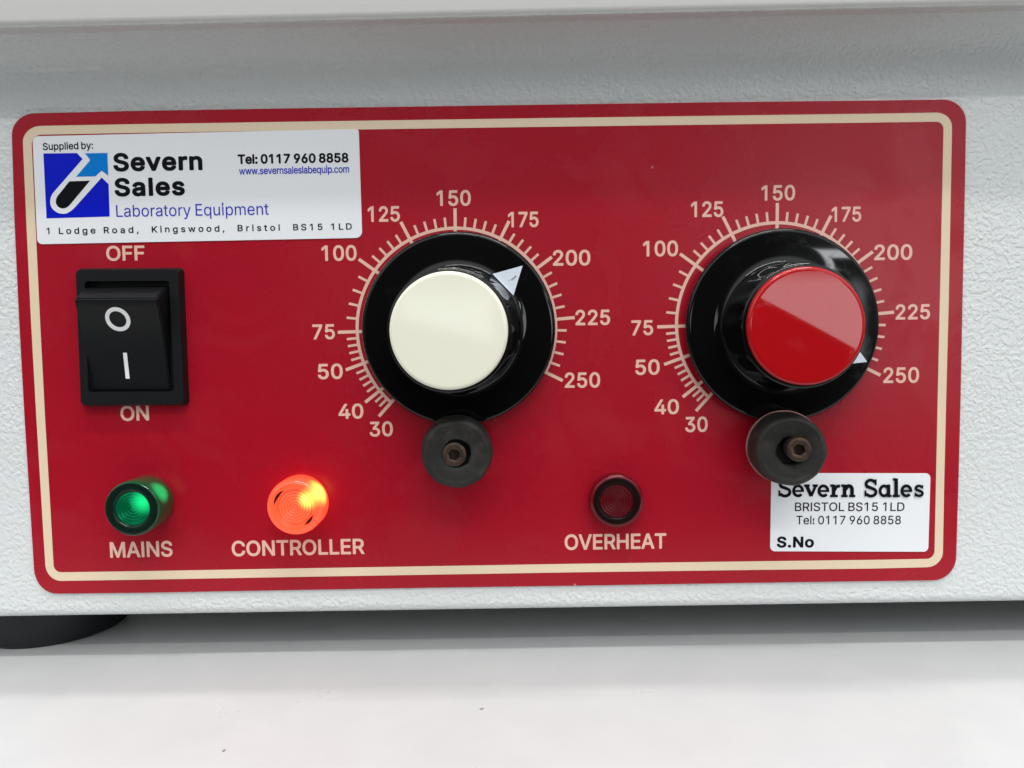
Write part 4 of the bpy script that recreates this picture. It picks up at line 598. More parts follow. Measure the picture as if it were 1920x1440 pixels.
# feet
for (cx, cy) in ((P(105, 1160, -24).x, 0.024), (0.160, 0.024), (P(105, 1160, -24).x, 0.20), (0.160, 0.20)):
    bm = bmesh.new()
    pr = [(0, 0), (15.4, 0), (16.2, 0.7), (17.6, 7.5), (17.6, 9.75), (0, 9.75)]
    n = 72
    rings = []
    for (r_, h_) in pr:
        if r_ == 0: rings.append([bm.verts.new((cx, cy, h_ * MM))])
        else: rings.append([bm.verts.new((cx + r_ * MM * math.cos(2 * math.pi * i / n), cy + r_ * MM * math.sin(2 * math.pi * i / n), h_ * MM)) for i in range(n)])
    for a, c in zip(rings, rings[1:]):
        for i in range(n):
            j = (i + 1) % n
            if len(a) == 1: bm.faces.new((a[0], c[i], c[j]))
            elif len(c) == 1: bm.faces.new((a[i], a[j], c[0]))
            else: bm.faces.new((a[i], a[j], c[j], c[i]))
    own(obj('foot', bm, M_foot))

# control panel -------------------------------------------------------
def arc_corner(p_in, corner, p_out, n=10):
    a, c, e = Vector(p_in), Vector(corner), Vector(p_out)
    # circular-looking corner between the two tangent points
    out = []
    for k in range(n + 1):
        s_ = math.pi / 2 * k / n
        out.append(tuple(c + (a - c) * (1 - math.sin(s_)) + (e - c) * (1 - math.cos(s_))))
    return out
outer = (arc_corner((21.3, 254), (19.8, 213), (64, 212)) +
         [(240, 207.8), (540, 202.8), (840, 198.5), (1080, 195), (1400, 190.6), (1640, 188)] +
         arc_corner((1768, 186.2), (1813.5, 185.5), (1812, 229)) +
         [(1810, 350), (1805.6, 560), (1802, 740), (1798, 900)] +
         arc_corner((1793.6, 1045), (1792.5, 1088.2), (1750, 1088.5)) +
         [(1640, 1090), (1400, 1093.4), (1080, 1098.5), (840, 1102), (540, 1107), (260, 1112)] +
         arc_corner((106, 1113.6), (65.8, 1114), (63, 1068)) +
         [(57.5, 980), (45, 780), (35, 600), (26.5, 420)])
bm = bmesh.new()
plate(bm, [P(x, y, 0) for x, y in outer], 0.55, bev=0.12)
panel = own(obj('control_panel', bm, M_red, ang=30))
def sub(o, parent):
    o.parent = parent
    o.matrix_parent_inverse = parent.matrix_world.inverted()
    return o

bo = (arc_corner((43, 268), (41, 237), (76, 236)) +
      [(240, 233), (540, 228.3), (840, 224), (1080, 220.6), (1400, 216.2), (1640, 213)] +
      arc_corner((1755, 211.2), (1787, 210.6), (1785, 240)) +
      [(1783, 350), (1779, 560), (1774.3, 740), (1770.5, 900)] +
      arc_corner((1768, 1035), (1767, 1063.3), (1738, 1063.6)) +
      [(1640, 1066), (1400, 1068.8), (1080, 1073), (840, 1077), (540, 1082), (260, 1087)] +
      arc_corner((115, 1089.2), (87.5, 1089.6), (85, 1060)) +
      [(80, 980), (68, 780), (58, 600), (49.5, 420)])
bi = (arc_corner((59.5, 272), (58, 253), (78, 252.5)) +
      [(240, 249.5), (540, 244.8), (840, 240.3), (1080, 237), (1400, 232.8), (1640, 229.8)] +
      arc_corner((1755, 228.2), (1770, 227.9), (1769, 243)) +
      [(1766.8, 350), (1762.3, 560), (1758.3, 740), (1755, 900)] +
      arc_corner((1752.3, 1033), (1751.4, 1047.5), (1738, 1047.8)) +
      [(1640, 1049.6), (1400, 1052.6), (1080, 1057), (840, 1061), (540, 1066), (260, 1071)] +
      arc_corner((115, 1073), (101.6, 1073.3), (100.5, 1060)) +
      [(96, 980), (84.3, 780), (75, 600), (66.5, 420)])
bm = bmesh.new()
ring_sheet(bm, [P(x, y, 0.03) for x, y in bo], [P(x, y, 0.03) for x, y in bi])
sub(obj('border_line', bm, M_beige, smooth=False), panel)

# printed words
for args in (('OFF', 199.7, 271.6, 489.2, 488.2, 28.0), ('ON', 226.4, 279.8, 789.4, 788.4, 28.0), ('MAINS', 206.8, 324, 1046, 1043.5, 29.5),
             ('CONTROLLER', 435, 683.6, 1043.4, 1038.8, 29.0), ('OVERHEAT', 1058.9, 1249.4, 1031.3, 1028.6, 29.0)):
    bm = bmesh.new()
    text(bm, *args)
    sub(obj('lettering', bm, M_print, smooth=False), panel)

# dial scales
ANG = {30: -132.5, 40: -142.0, 50: -160.4, 75: -179.0, 100: -216.2, 125: -243.4, 150: -270.4, 175: -297.2, 200: -324.2, 225: -355.6, 250: -387.0}
STEPS = {30: 3, 40: 5, 50: 5, 75: 5, 100: 5, 125: 5, 150: 5, 175: 5, 200: 5, 225: 5}
def dial_scale(cx, cz, numerals, label):
    c = Vector(((cx - 97.25) * MM, 0, (cz + 15.2) * MM))
    bm = bmesh.new()
    RR = 20.5
    def pt(r_, a, h): return c + Vector((r_ * MM * math.cos(a), -h * MM, r_ * MM * math.sin(a)))
    N = 150
    a0, a1 = R(-132.0), R(-387.5)
    prev = None
    for i in range(N + 1):
        a = a0 + (a1 - a0) * i / N
        q = (bm.verts.new(pt(RR - 0.32, a, 0.02)), bm.verts.new(pt(RR + 0.32, a, 0.02)))
        if prev: bm.faces.new((prev[0], prev[1], q[1], q[0]))
        prev = q
    def tick(a, r0, r1, wd, h):
        d = Vector((math.cos(a), 0, math.sin(a))); nn = Vector((-d.z, 0, d.x)) * wd * MM / 2
        p0, p1 = pt(r0, a, h), pt(r1, a, h)
        sheet(bm, [p0 - nn, p0 + nn, p1 + nn, p1 - nn])
    ks = sorted(ANG)
    for k in ks: tick(R(ANG[k]), RR - 2.0, RR + (4.0 if k not in (30, 40) else 3.9), 0.66, 0.035)
    for k, k2 in zip(ks, ks[1:]):
        n = STEPS[k]
        for j in range(1, n):
            tick(R(ANG[k] + (ANG[k2] - ANG[k]) * j / n), RR + 0.1, RR + 2.25, 0.5, 0.03)
    for s, x0, x1, yt, yb in numerals:
        text(bm, s, x0, x1, yb + 0.4, yb - 0.4, yb - yt)
    return sub(obj('dial_scale', bm, M_print, smooth=False), panel)
dial_scale(89.945, 54.557, [
    ('100', 603.3, 669, 460, 489), ('125', 690, 750, 386.7, 415.8), ('150', 819, 883, 356.7, 386),
    ('175', 953, 1010, 397, 426), ('200', 1036.7, 1107, 468.7, 498), ('225', 1079, 1144, 580.8, 609.7),
    ('250', 1059, 1125.3, 698.3, 727), ('75', 586.3, 628.3, 608, 636.3), ('50', 596.3, 643, 682, 710.8),
    ('40', 635, 681.7, 757, 785), ('30', 693.3, 737, 790.4, 818.3)], None)
dial_scale(155.9, 54.69, [
    ('100', 1205.8, 1271.3, 451.3, 480.8), ('125', 1295.8, 1356.3, 377.5, 407), ('150', 1427.5, 1490.8, 347, 376),
    ('175', 1559, 1614.7, 387.5, 415.8), ('200', 1639, 1710.3, 458.3, 487.5), ('225', 1679, 1743.7, 570.5, 599),
    ('250', 1656, 1723, 688.7, 718), ('75', 1184, 1224.7, 600.3, 628.7), ('50', 1191.3, 1237, 674, 702.8),
    ('40', 1227, 1273, 748.8, 776.7), ('30', 1284.7, 1327, 781.3, 810)], None)

# control knobs -------------------------------------------------------
def knob(skirt_px, cap_px, ptr_deg, cap_mat, label, cap_label, scratch, seed, flare, tip=18.25, half=3.0):
    HC = 17.0
    hs = 3.0
    c = P(*skirt_px, hs); c.y = 0
    ccap = P(*cap_px, HC)
    base = Vector((c.x, 0, c.z)); top = Vector((ccap.x, -HC * MM, ccap.z))
    axis = (top - base).normalized()
    # (its cap sits a little off centre; the faces stay parallel to the panel)
    q = Matrix(((1, axis.x / axis.y, 0), (0, 1, 0), (0, axis.z / axis.y, 1)))
    rnd = random.Random(seed)
    NF = 16
    amp = [0.42 + 0.14 * rnd.random() for _ in range(NF + 1)]
    def mod(a, k):
        if k < 12 or k > 16: return 0
        ph = (a * NF / (2 * math.pi)) % 1.0
        s_ = max(0, math.sin(math.pi * ph)) ** 1.6
        wgt = {12: 0.5, 13: 1, 14: 1, 15: 0.8, 16: 0.3}[k]
        return -amp[int(a * NF / (2 * math.pi)) % NF] * s_ * wgt
    prof = [(0, 1.2), (19.2, 1.2), (19.65, 1.7), (19.65, 2.5), (19.4, 2.95), (19.1, 3.09), (18.75, 3.125), (16.5, 3.24 + 0.1 * flare), (14.2, 3.36 + 0.7 * flare), (13.0, 3.48 + 0.8 * flare),
            (12.6, 3.75 + 0.6 * flare), (12.42, 4.4), (12.35, 6.4), (12.2, 8.0), (12.0, 12.0), (11.85, 14.0), (11.75, 14.8), (11.65, 15.3), (11.3, 15.55), (0, 15.55)]
    bm = bmesh.new()
    lathe(bm, base, prof, n=256, mod=mod, axis=q)
    k = own(obj('control_knob', bm, M_black, label=label, ang=40))
    # coloured cap
    bm = bmesh.new()
    lathe(bm, base, [(0, 15.4), (10.9, 15.4), (11.0, 15.6), (11.0, 16.35), (10.93, 16.66), (10.75, 16.88), (10.45, 16.98), (10.1, 17.0), (0, 17.02)], n=160, axis=q)
    sub(obj('cap', bm, cap_mat, label=cap_label, ang=60), k)
    # white pointer printed on the cone of the skirt
    bm = bmesh.new()
    def skirt_h(r_):
        pr = [(12.6, 3.75 + 0.6 * flare), (13.0, 3.48 + 0.8 * flare), (14.2, 3.36 + 0.7 * flare), (16.5, 3.24 + 0.1 * flare), (18.75, 3.125)]
        for (r0, h0), (r1, h1) in zip(pr, pr[1:]):
            if r0 <= r_ <= r1: return h0 + (h1 - h0) * (r_ - r0) / (r1 - r0)
        return 3.12 if r_ > 18 else 3.75
    a = R(ptr_deg); d = Vector((math.cos(a), 0, math.sin(a))); nn = Vector((-d.z, 0, d.x))
    prev = None
    r0, r1, hw = 12.75, tip, half
    NR = 16
    for i in range(NR + 1):
        r_ = r0 + (r1 - r0) * i / NR
        wd = hw * (1 - i / NR)
        row = []
        for j in range(7):
            off = wd * (j / 3 - 1)
            rad = math.hypot(r_, off)
            pp = d * (r_ * MM) + nn * (off * MM) + Vector((0, -(skirt_h(rad) + 0.06) * MM, 0))
            row.append(bm.verts.new(base + q @ pp))
        if prev:
            for j in range(6): bm.faces.new((prev[j], prev[j + 1], row[j + 1], row[j]))
        prev = row
    bmesh.ops.remove_doubles(bm, verts=bm.verts, dist=1e-7)
    sub(obj('pointer_mark', bm, M_pointer, smooth=True), k)
    if scratch:
        bm = bmesh.new()
        for (px, py) in ((955, 525.5), (960, 523.5), (962.5, 521.5), (965.5, 519.5), (966, 517.8)):
            cpt = P(px, py, 3.5)
            pts = [cpt + Vector((0.10 * MM * math.cos(t_) * (1.6 if px > 958 else 0.7) + 0.06 * MM * math.sin(t_), 0, 0.09 * MM * math.sin(t_))) for t_ in [2 * math.pi * i / 8 for i in range(8)]]
            sheet(bm, pts)
        sub(obj('scuff', bm, M_ink, smooth=False), k)
    return k
M_pointer = mat('white_pointer_paint', (0.66, 0.72, 0.80), 0.25)
knob((861, 616), (840.5, 620.5), 43.5, M_cream, 'black knob with cream cap', 'round cream cap', True, 3, 0.0)
knob((1469.5, 610), (1513.5, 611.5), -24.0, M_redcap, 'black knob with glossy red cap', 'round glossy red cap', False, 5, 0.12, 18.7, 3.3)

# rubber stop rollers under the knobs ---------------------------------
def stop(back_px, front_px, screw_px, hb, hf, scr_h, label, copper):
    cb = P(*back_px, hb); cf = P(*front_px, hf)
    ax = (cf - cb).normalized()
    q = Vector((0, -1, 0)).rotation_difference(ax).to_matrix()
    L = (cf - cb).length / MM
    bm = bmesh.new()
    def mod(a, k): return 0.05 * math.sin(5 * a + 1.3 * k) + 0.04 * math.sin(9 * a + 2) if k > 1 else 0
    lathe(bm, cb, [(0, 0), (6.6, 0), (7.1, 0.25), (7.25, 0.7), (7.2, 1.2), (7.0, L - 1.6), (6.85, L - 0.9), (6.55, L - 0.35), (6.2, L - 0.08), (5.9, L), (5.75, L - 0.06),
                   (5.2, L - 0.1), (3.15, L - 0.25), (2.85, L - 0.4), (2.75, L - 0.7), (2.75, L - 3.2), (0, L - 3.2)], n=128, mod=mod, axis=q)
    # stud that carries it, down to the panel
    s = own(obj('stop_roller', bm, M_rubber, label=label, ang=50))
    bm = bmesh.new()
    foot_c = Vector((cb.x, -0.0002, cb.z))
    lathe(bm, foot_c, [(4.2, 0), (4.2, -foot_c.y / MM + hb + 0.1)], n=48)
    sub(obj('stud', bm, M_hole), s)
    if copper:
        bm = bmesh.new()
        lathe(bm, cb, [(6.9, -0.25), (7.42, -0.2), (7.46, 0.0), (7.42, 0.14), (6.9, 0.2)], n=128, axis=q)
        sub(obj('washer', bm, M_brass), s)
    # socket-head screw
    cs = P(*screw_px, hf + scr_h)
    bm = bmesh.new()
    rs = 2.42
    D = scr_h + 2.9
    n = 48
    lathe(bm, cs, [(rs, -D), (rs, -0.35), (rs - 0.12, -0.1), (rs - 0.4, 0.0), (1.45, 0.0)], n=n, axis=q)
    # hexagonal socket
    ringo = [cs + q @ Vector((1.45 * MM * math.cos(2 * math.pi * i / n), 0, 1.45 * MM * math.sin(2 * math.pi * i / n))) for i in range(n)]
    def hexr(a): 
        b_ = (a + 0.3) % (math.pi / 3) - math.pi / 6
        return 1.06 / math.cos(b_)
    A1 = [bm.verts.new(p) for p in ringo]
    B1 = [bm.verts.new(cs + q @ Vector((hexr(2 * math.pi * i / n) * MM * math.cos(2 * math.pi * i / n), 0.00012, hexr(2 * math.pi * i / n) * MM * math.sin(2 * math.pi * i / n)))) for i in range(n)]
    C1 = [bm.verts.new(v_.co + q @ Vector((0, 0.0020, 0))) for v_ in B1]
    for a_, b_ in ((A1, B1), (B1, C1)):
        for i in range(n): bm.faces.new((a_[i], a_[(i + 1) % n], b_[(i + 1) % n], b_[i]))
    bm.faces.new(C1)
    bmesh.ops.remove_doubles(bm, verts=bm.verts, dist=1e-7)
    sub(obj('cap_screw', bm, M_steel, ang=40), s)
    return s
stop((857.5, 843.5), (856.5, 851), (851.5, 852.5), 4.6, 10.2, -0.1, 'rubber stop roller below the cream knob, its screw head sunk flush', False)
stop((1469, 837.5), (1484.5, 846.5), (1499, 843.5), 4.6, 11.2, 1.5, 'rubber stop roller below the red knob, its screw head standing proud', True)

# rocker switch --------------------------------------------------------
bm = bmesh.new()
base_o = [P(x, y, 0.05) for x, y in rounded([(144, 503), (345, 502), (355.5, 760), (154, 762)], 9)]
fr_o = [P(x, y, 2.2) for x, y in rounded([(142.5, 506.5), (333.5, 505.5), (344.5, 757), (152.5, 759)], 9)]
mid_o = [P(x, y, 1.7) for x, y in rounded([(141.5, 504.5), (336.5, 503.5), (347.5, 759), (151.5, 761)], 10)]
in_f = [P(x, y, 2.2) for x, y in rounded([(158.5, 527.5), (317, 526.5), (327, 734.5), (165.5, 735.5)], 5)]
in_b = [Vector((p.x, -0.0003, p.z)) for p in in_f]
loops = [[bm.verts.new(p) for p in L] for L in (base_o, mid_o, fr_o, in_f, in_b)]
n = len(base_o)
for a, c in zip(loops, loops[1:]):
    for i in range(n): bm.faces.new((a[i], a[(i + 1) % n], c[(i + 1) % n], c[i]))
bm.faces.new(loops[-1])
switch = own(obj('rocker_switch', bm, M_switch, label='black rocker switch pressed to the on side', ang=40))
bm = bmesh.new()
rows_px = [((168.5, 731.5), (319.5, 731.5), 1.0), ((161.5, 690), (314.5, 690), 1.6), ((155.5, 645), (309.5, 645), 2.7), ((147.5, 603), (302.5, 603), 4.5), ((142, 578), (297.5, 577), 5.9),
           ((139.5, 566), (295, 565.5), 6.5), ((141.0, 560), (295.2, 559.5), 6.65), ((144, 555), (297, 554), 6.2), ((151, 547), (305, 546), 4.2), ((157.5, 540), (313, 538.5), 1.6), ((160, 538), (316, 536.5), 0.4)]
L0, R0_, L1, R1_ = [], [], [], []
for (l, r_, d) in rows_px:
    a, c = P(*l, d), P(*r_, d)
    L0.append(bm.verts.new(a)); R0_.append(bm.verts.new(c))
    L1.append(bm.verts.new((a.x, 0.0004, a.z))); R1_.append(bm.verts.new((c.x, 0.0004, c.z)))
m_ = len(rows_px)
for i in range(m_ - 1):
    bm.faces.new((L0[i], R0_[i], R0_[i + 1], L0[i + 1]))
    bm.faces.new((L0[i], L0[i + 1], L1[i + 1], L1[i]))
    bm.faces.new((R0_[i], R0_[i + 1], R1_[i + 1], R1_[i]))
bm.faces.new((L0[0], R0_[0], R1_[0], L1[0]))
bmesh.ops.recalc_face_normals(bm, faces=bm.faces)
ed = [e for e in bm.edges if len(e.link_faces) == 2 and e.calc_face_angle(0) > 0.7]
bmesh.ops.bevel(bm, geom=ed, offset=0.00028, segments=2, affect='EDGES', clamp_overlap=True)
rk = sub(obj('rocker', bm, M_switch, ang=40), switch)
# the marks follow the rocker face
def face_h(y):
    pr = [(d, (l[1] + r_[1]) / 2) for (l, r_, d) in rows_px[:6]]
    for (d0, y0), (d1, y1) in zip(pr, pr[1:]):
        if y1 <= y <= y0: return d0 + (d1 - d0) * (y0 - y) / (y0 - y1)
    return pr[-1][0]
bm = bmesh.new()
oc = (220.8, 598.5); N = 48
oo, ii = [], []
for i in range(N):
    a = 2 * math.pi * i / N
    ca, sa = math.cos(a), math.sin(a)
    th = R(38)
    for (rx, ry, L) in ((25.6, 20.6, oo), (17.6, 13.2, ii)):
        x = oc[0] + rx * ca * math.cos(th) - ry * sa * math.sin(th)
        y = oc[1] + rx * ca * math.sin(th) + ry * sa * math.cos(th)
        L.append(P(x, y, face_h(y) + 0.07))
ring_sheet(bm, oo, ii)
ln0, ln1 = [], []
for k in range(6):
    y = 661.5 + (710 - 661.5) * k / 5; x = 234.2 + (239.4 - 234.2) * k / 5
    ln0.append(bm.verts.new(P(x - 3.7, y, face_h(y) + 0.07))); ln1.append(bm.verts.new(P(x + 3.7, y, face_h(y) + 0.07)))
for k in range(5): bm.faces.new((ln0[k], ln1[k], ln1[k + 1], ln0[k + 1]))
sub(obj('switch_mark', bm, M_white, smooth=False), switch)

# indicator lamps ------------------------------------------------------
def ridges(r_out, h0, n, amp, dish=0.3):
    pr = [(0, h0 - dish)]
    for k in range(n):
        ra = r_out * (k + 0.15) / n; rb_ = r_out * (k + 0.85) / n
        hh = h0 - dish * (1 - (k / n) ** 2)
        pr += [(ra, hh), ((ra + rb_) / 2, hh + amp), (rb_, hh + amp * 0.55)]
    pr.append((r_out, h0))
    return pr
def lamp(px, H, rb, label, m_side, m_dark, m_disc, ew, disc_dx=0.0):
    c = P(*px, 0.0)
    bm = bmesh.new()
    lathe(bm, c, [(rb * 0.98, 0.02), (rb, 0.3), (rb, H - 0.9), (rb - 0.05, H - 0.5), (rb - 0.2, H - 0.2), (rb - ew, H - 0.05)], n=96)
    o = own(obj('indicator_lamp', bm, m_side, label=label, ang=60))
    bm = bmesh.new()
    lathe(bm, c, [(rb - ew, H - 0.05), (rb - ew - 0.2, H), (3.8, H), (3.6, H - 0.1), (3.45, H - 0.45)], n=96)
    lathe(bm, c, [(rb - 0.9, 0.05), (rb - 1.1, H - 0.3)], n=64)
    sub(obj('collar', bm, m_dark, ang=60), o)
    bm = bmesh.new()
    lathe(bm, c + Vector((disc_dx * MM, 0, 0)), ridges(3.56, H - 0.5, 6, 0.16), n=96)
    sub(obj('ridged_lens', bm, m_disc, ang=180), o)
    return o
lamp((277, 940.5), 7.0, 5.6, 'green indicator lamp, dimly lit', M_green_side, M_green_dark, M_green_disc, 0.35)
lamp((1153, 934), 3.2, 5.55, 'dark red unlit indicator lamp', M_red_side, M_red_dark, M_red_disc, 0.7)

# the lit lamp: a clear orange-red lens glowing from the neon inside it
def glow(name, col, s, rough=0.12, trans=0.0, base=(0.8, 0.05, 0.02)):
    return mat(name, base, rough, trans=trans, emit=col, es=s)
M_lit = mat('lit_orange_red_lens', (0.75, 0.05, 0.02), 0.12, emit=(1.0, 0.075, 0.028), es=0.85)
t, b = nb(M_lit); co = objco(t)
cl = P(565, 941, 0.0)
neon = Vector((P(592, 926, 3.6).x, -0.0034, P(592, 926, 3.6).z))
sb = t.new('ShaderNodeVectorMath', operation='DISTANCE')
t.link(co, sb.inputs[0]); sb.inputs[1].default_value = neon - Vector(hp.location)*0
near_side = t.m('SUBTRACT', 1.0, t.smooth(sb.outputs['Value'], 0.0010, 0.0036))
sb2 = t.new('ShaderNodeVectorMath', operation='DISTANCE'); t.link(co, sb2.inputs[0]); sb2.inputs[1].default_value = P(577, 937, 4.8)
E_near = t.m('MAXIMUM', near_side, t.m('MULTIPLY', t.m('SUBTRACT', 1.0, t.smooth(sb2.outputs['Value'], 0.0004, 0.0028)), 0.9))
nz_ = noise(t, co, 500, 3, 0.6)
strn = t.m('ADD', t.m('ADD', 0.62, t.m('MULTIPLY', nz_.outputs[0], 0.55)), t.m('MULTIPLY', E_near, 1.0))
axd = t.new('ShaderNodeVectorMath', operation='MULTIPLY'); t.link(co, axd.inputs[0]); axd.inputs[1].default_value = (1, 0, 1)
axs = t.new('ShaderNodeVectorMath', operation='DISTANCE'); t.link(axd.outputs[0], axs.inputs[0]); axs.inputs[1].default_value = (cl.x, 0, cl.z)
groove = t.m('MULTIPLY', t.m('SINE', t.m('MULTIPLY', axs.outputs['Value'], 2 * math.pi / 0.000585)), t.m('LESS_THAN', axs.outputs['Value'], 0.0035))
strn = t.m('MULTIPLY', strn, t.m('ADD', 1.0, t.m('MULTIPLY', groove, 0.36)))
t.link(strn, b.inputs['Emission Strength'])
t.link(t.mix(E_near, (1.0, 0.075, 0.028, 1), (1.0, 0.72, 0.10, 1)), b.inputs['Emission Color'])
M_slot = mat('dark_red_slot', (0.05, 0.004, 0.003), 0.3)
H = 5.4; rb = 5.8
bm = bmesh.new()
lathe(bm, cl, [(rb * 0.98, 0.02), (rb, 0.3), (rb, H - 1.4), (rb - 0.08, H - 0.9), (rb - 0.3, H - 0.45), (rb - 0.7, H - 0.12), (rb - 1.0, H - 0.02), (rb - 1.3, H), (3.95, H - 0.1), (3.8, H - 0.7), (3.5, H - 0.75)], n=96)
lit = own(obj('indicator_lamp', bm, M_lit, label='lit orange-red indicator lamp', ang=60))
bm = bmesh.new()
lathe(bm, cl, ridges(3.5, H - 0.6, 6, 0.16), n=96)
sub(obj('ridged_lens', bm, M_lit, ang=180), lit)
bm = bmesh.new()
for (a0, a1) in ((118, 172), (-62, -22)):
    prev = None
    for i in range(13):
        a = R(a0 + (a1 - a0) * i / 12); wv = 0.5 * math.sin(math.pi * i / 12) + 0.05
        q_ = (bm.verts.new(cl + Vector(((4.05 - wv * 0.55) * MM * math.cos(a), -(H + 0.06) * MM, (4.05 - wv * 0.55) * MM * math.sin(a)))),
              bm.verts.new(cl + Vector(((4.05 + wv * 0.55) * MM * math.cos(a), -(H + 0.06) * MM, (4.05 + wv * 0.55) * MM * math.sin(a)))))
        if prev: bm.faces.new((prev[0], prev[1], q_[1], q_[0]))
        prev = q_
sub(obj('lens_slot', bm, M_slot), lit)

# stickers --------------------------------------------------------------
def sticker(corners, r, label):
    bm = bmesh.new()
    plate(bm, [P(x, y, 0.16) for x, y in rounded(corners, r)], 0.14, bev=0.03)
    return own(obj('sticker', bm, M_sticker, label=label, ang=30))
st = sticker([(60.6, 255.5), (672.5, 241.5), (679.2, 446), (69.8, 458)], [11, 6, 12, 10], 'wide white supplier sticker with blue test tube emblem')
HS = 0.20
bm = bmesh.new()
text(bm, 'Supplied by:', 80.6, 174.8, 281.6, 279.0, 13.6, h=HS, wt='M', mi=0)
text(bm, 'Severn', 213, 380, 321.6, 319.0, 34.5, h=HS, wt='H', mi=0)
text(bm, 'Sales', 215.3, 347, 368.5, 366.2, 34.5, h=HS, wt='H', mi=0)
text(bm, 'Laboratory Equipment', 218.3, 504, 406.6, 402.5, 22.0, h=HS, wt='L', mi=1)
text(bm, 'Tel: 0117 960 8858', 446, 653.6, 307.8, 304.6, 18.2, h=HS, wt='H', mi=0)
text(bm, 'www.severnsaleslabequip.com', 448.5, 654.8, 327.6, 323.6, 13.8, h=HS, wt='M', mi=1)
def addr(s, a, b):
    def yb(x): return 439.2 - (x - 87.4) * (439.2 - 430.4) / (659.8 - 87.4)
    xa, xb = 40 + a / 2.909, 40 + b / 2.909
    text(bm, s, xa, xb, yb(xa), yb(xb), 12.0, h=HS, wt='M', mi=0)
for s, a, b_ in (('1', 139, 154), ('Lodge', 205, 405), ('Road,', 450, 640), ('Kingswood,', 712, 1108), ('Bristol', 1180, 1410), ('BS15', 1483, 1643), ('1LD', 1690, 1803)):
    addr(s, a, b_)
sub(obj('lettering', bm, [M_ink, M_bluetext], smooth=False), st)
# emblem: blue square, white tube, light blue arrow, black liquid
bm = bmesh.new()
def poly(pts, h, mi): sheet(bm, [P(x, y, h) for x, y in pts], mi)
poly([(81.2, 287.8), (201.6, 286.0), (205.7, 406.0), (87.1, 409.4)], 0.19, 0)
poly([(143, 285.6), (201.2, 284.8), (203.2, 329.4), (203.6, 345.2), (190.6, 332.8), (140.5, 388.6), (136.5, 392.5), (131.5, 396.5), (126.5, 399.4), (120.8, 400.8), (114, 400.6), (107, 398.4), (101.5, 394.8),
      (97.2, 390), (94.6, 384), (94.0, 377), (95.2, 370), (97.6, 364.4), (101.2, 359.8), (155, 298.1)], 0.215, 1)
poly([(159, 287.4), (200.8, 286.7), (202.9, 329.4), (190.6, 320), (178.7, 330.6), (142.7, 331.3), (167.4, 302.4), (168.6, 300.4), (168.2, 298.6)], 0.24, 2)
poly([(130, 340), (169, 338.7), (130.5, 384.6), (126.5, 388), (122.2, 390.2), (117.5, 391), (112.5, 389.9), (108.2, 387), (105.4, 382.8), (104.4, 377.8), (105.4, 372.4), (107.6, 368)], 0.24, 3)
sub(obj('emblem', bm, [M_blue, M_sticker, M_sky, M_ink], smooth=False), st)

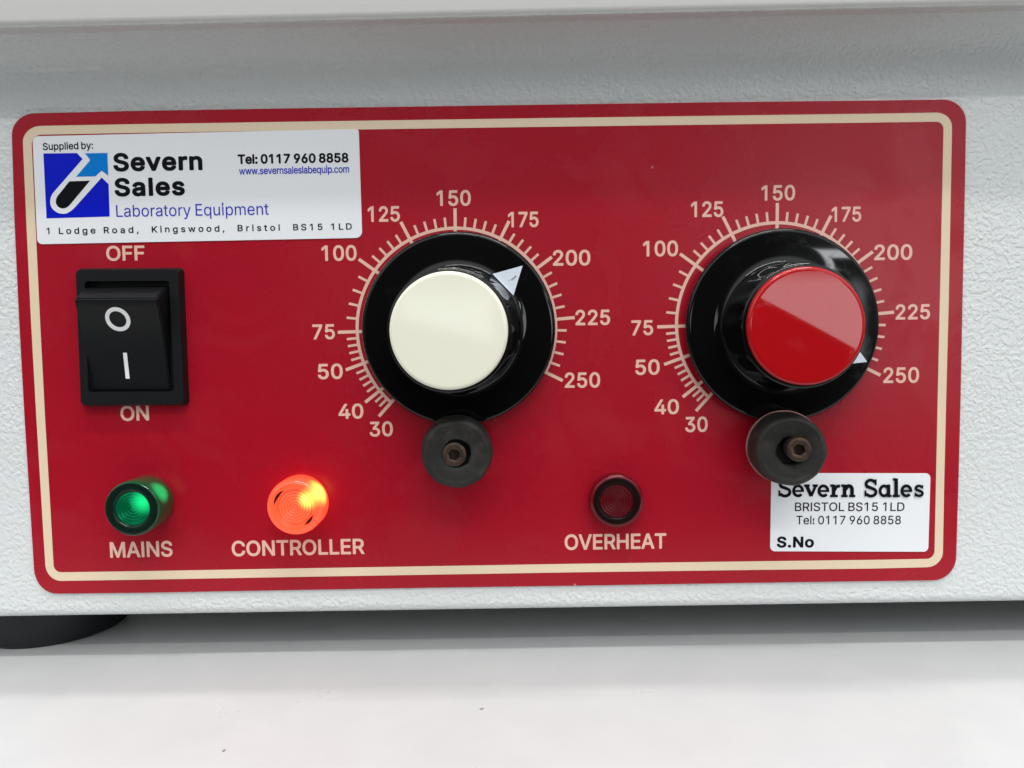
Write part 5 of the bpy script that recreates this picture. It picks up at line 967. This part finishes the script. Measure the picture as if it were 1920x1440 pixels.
st2 = sticker([(1446.5, 887), (1745, 887.5), (1740.6, 1034.6), (1444, 1033.8)], 9, 'small white serial number sticker')
bm = bmesh.new()
def slab(sx, yb, sc, glyphs):
    """heavy slab-serif capitals drawn as strokes; unit = cap height"""
    h = [0.20]
    def stroke(pts, wd, x):
        h[0] += 0.006
        L, Rr = ribbon2([Vector(p) for p in pts], wd)
        L = [P(sx + (x + p.x) * sc, yb - p.y * sc, h[0]) for p in L]; Rr = [P(sx + (x + p.x) * sc, yb - p.y * sc, h[0]) for p in Rr]
        for i in range(len(L) - 1): sheet(bm, [L[i], L[i + 1], Rr[i + 1], Rr[i]])
    def arc(cx, cy, rx, ry, a0, a1, n=14):
        return [(cx + rx * math.cos(R(a0 + (a1 - a0) * i / n)), cy + ry * math.sin(R(a0 + (a1 - a0) * i / n))) for i in range(n + 1)]
    T, t_ = 0.20, 0.13
    for g_, x in glyphs:
        if g_ == 'S':
            top = arc(0.37, 0.715, 0.25, 0.215, 20, 235)
            bot = arc(0.39, 0.27, 0.27, 0.215, 62, -160)
            stroke(top[:-1] + bot[1:], 0.165, x)
            stroke([(0.645, 0.66), (0.645, 0.97)], 0.11, x)
            stroke([(0.085, 0.04), (0.085, 0.36)], 0.11, x)
        elif g_ == 'e':
            stroke(arc(0.33, 0.34, 0.245, 0.275, 0, 318, 22), 0.16, x)
            stroke([(0.16, 0.335), (0.655, 0.335)], 0.11, x)
        elif g_ == 'v':
            stroke([(0.13, 0.60), (0.37, 0.05)], T, x); stroke([(0.61, 0.60), (0.37, 0.05)], 0.15, x)
            stroke([(-0.02, 0.63), (0.29, 0.63)], t_, x); stroke([(0.45, 0.63), (0.74, 0.63)], t_, x)
        elif g_ == 'r':
            stroke([(0.19, 0.0), (0.19, 0.68)], T, x); stroke([(0.0, 0.06), (0.42, 0.06)], t_, x); stroke([(0.0, 0.63), (0.2, 0.63)], t_, x)
            stroke([(0.24, 0.36), (0.30, 0.50), (0.40, 0.595), (0.54, 0.60)], 0.17, x)
        elif g_ == 'n':
            stroke([(0.19, 0.0), (0.19, 0.68)], T, x); stroke([(0.0, 0.06), (0.36, 0.06)], t_, x); stroke([(0.0, 0.63), (0.2, 0.63)], t_, x)
            stroke([(0.24, 0.40)] + arc(0.43, 0.42, 0.17, 0.19, 140, 0, 10) + [(0.60, 0.0)], T, x); stroke([(0.43, 0.06), (0.78, 0.06)], t_, x)
        elif g_ == 'a':
            stroke(arc(0.31, 0.34, 0.225, 0.27, 40, 320, 20), 0.16, x)
            stroke([(0.55, 0.0), (0.55, 0.69)], T, x); stroke([(0.50, 0.06), (0.72, 0.06)], t_, x)
        elif g_ == 'l':
            stroke([(0.20, 0.0), (0.20, 1.02)], T, x); stroke([(0.0, 0.06), (0.40, 0.06)], t_, x); stroke([(0.02, 0.97), (0.2, 0.97)], t_, x)
        elif g_ == 's':
            stroke(arc(0.28, 0.485, 0.17, 0.13, 10, 235)[:-1] + arc(0.29, 0.20, 0.185, 0.135, 62, -165)[1:], 0.14, x)
            stroke([(0.475, 0.46), (0.475, 0.655)], 0.085, x); stroke([(0.075, 0.02), (0.075, 0.24)], 0.085, x)
gl = [('S', 0), ('e', 0.78), ('v', 1.46), ('e', 2.17), ('r', 2.87), ('n', 3.47), ('S', 4.72), ('a', 5.52), ('l', 6.29), ('e', 6.72), ('s', 7.46)]
slab(1458.5, 932.0, 34.2, gl)
text(bm, 'BRISTOL BS15 1LD', 1490.4, 1695.7, 958.4, 958.2, 16.2, h=HS, wt='R')
text(bm, 'Tel: 0117 960 8858', 1493, 1689, 983.2, 983.0, 16.0, h=HS, wt='R')
text(bm, 'S.No', 1456.5, 1526, 1026.8, 1026.6, 20.6, h=HS, wt='H')
sub(obj('lettering', bm, M_ink, smooth=False), st2)

# ------------------------------------------------------------------ crumbs on the bench
def bench_pt(px, py):
    d = CAM_R @ Vector(((px - 960) / FPX, -(py - 720) / FPX, -1.0))
    t_ = -CAM_C.z / d.z
    return CAM_C + d * t_
M_crumb = mat('dark_crumb', (0.22, 0.21, 0.20), 0.7)
for (px, py, L, a, lab) in ((903, 1330, 0.38, 0.4, 'tiny dark crumb on the white worktop under the cream knob'), (420, 1408, 0.36, 1.1, 'tiny grey crumb on the white worktop near its front left')):
    c = bench_pt(px, py)
    bm = bmesh.new()
    bmesh.ops.create_icosphere(bm, subdivisions=2, radius=1)
    for v_ in bm.verts: v_.co += v_.co * 0.2 * math.sin(9 * v_.co.x + 5 * v_.co.z)
    bmesh.ops.transform(bm, verts=bm.verts, matrix=Matrix.Rotation(a, 4, 'Z') @ Matrix.Diagonal((L * MM, L * 0.4 * MM, 0.12 * MM, 1)))
    o = obj('crumb', bm, M_crumb)
    o.location = (c.x, c.y, 0.00010)
    o['label'] = lab; o['category'] = 'crumb'; o['group'] = 'crumbs on the worktop'
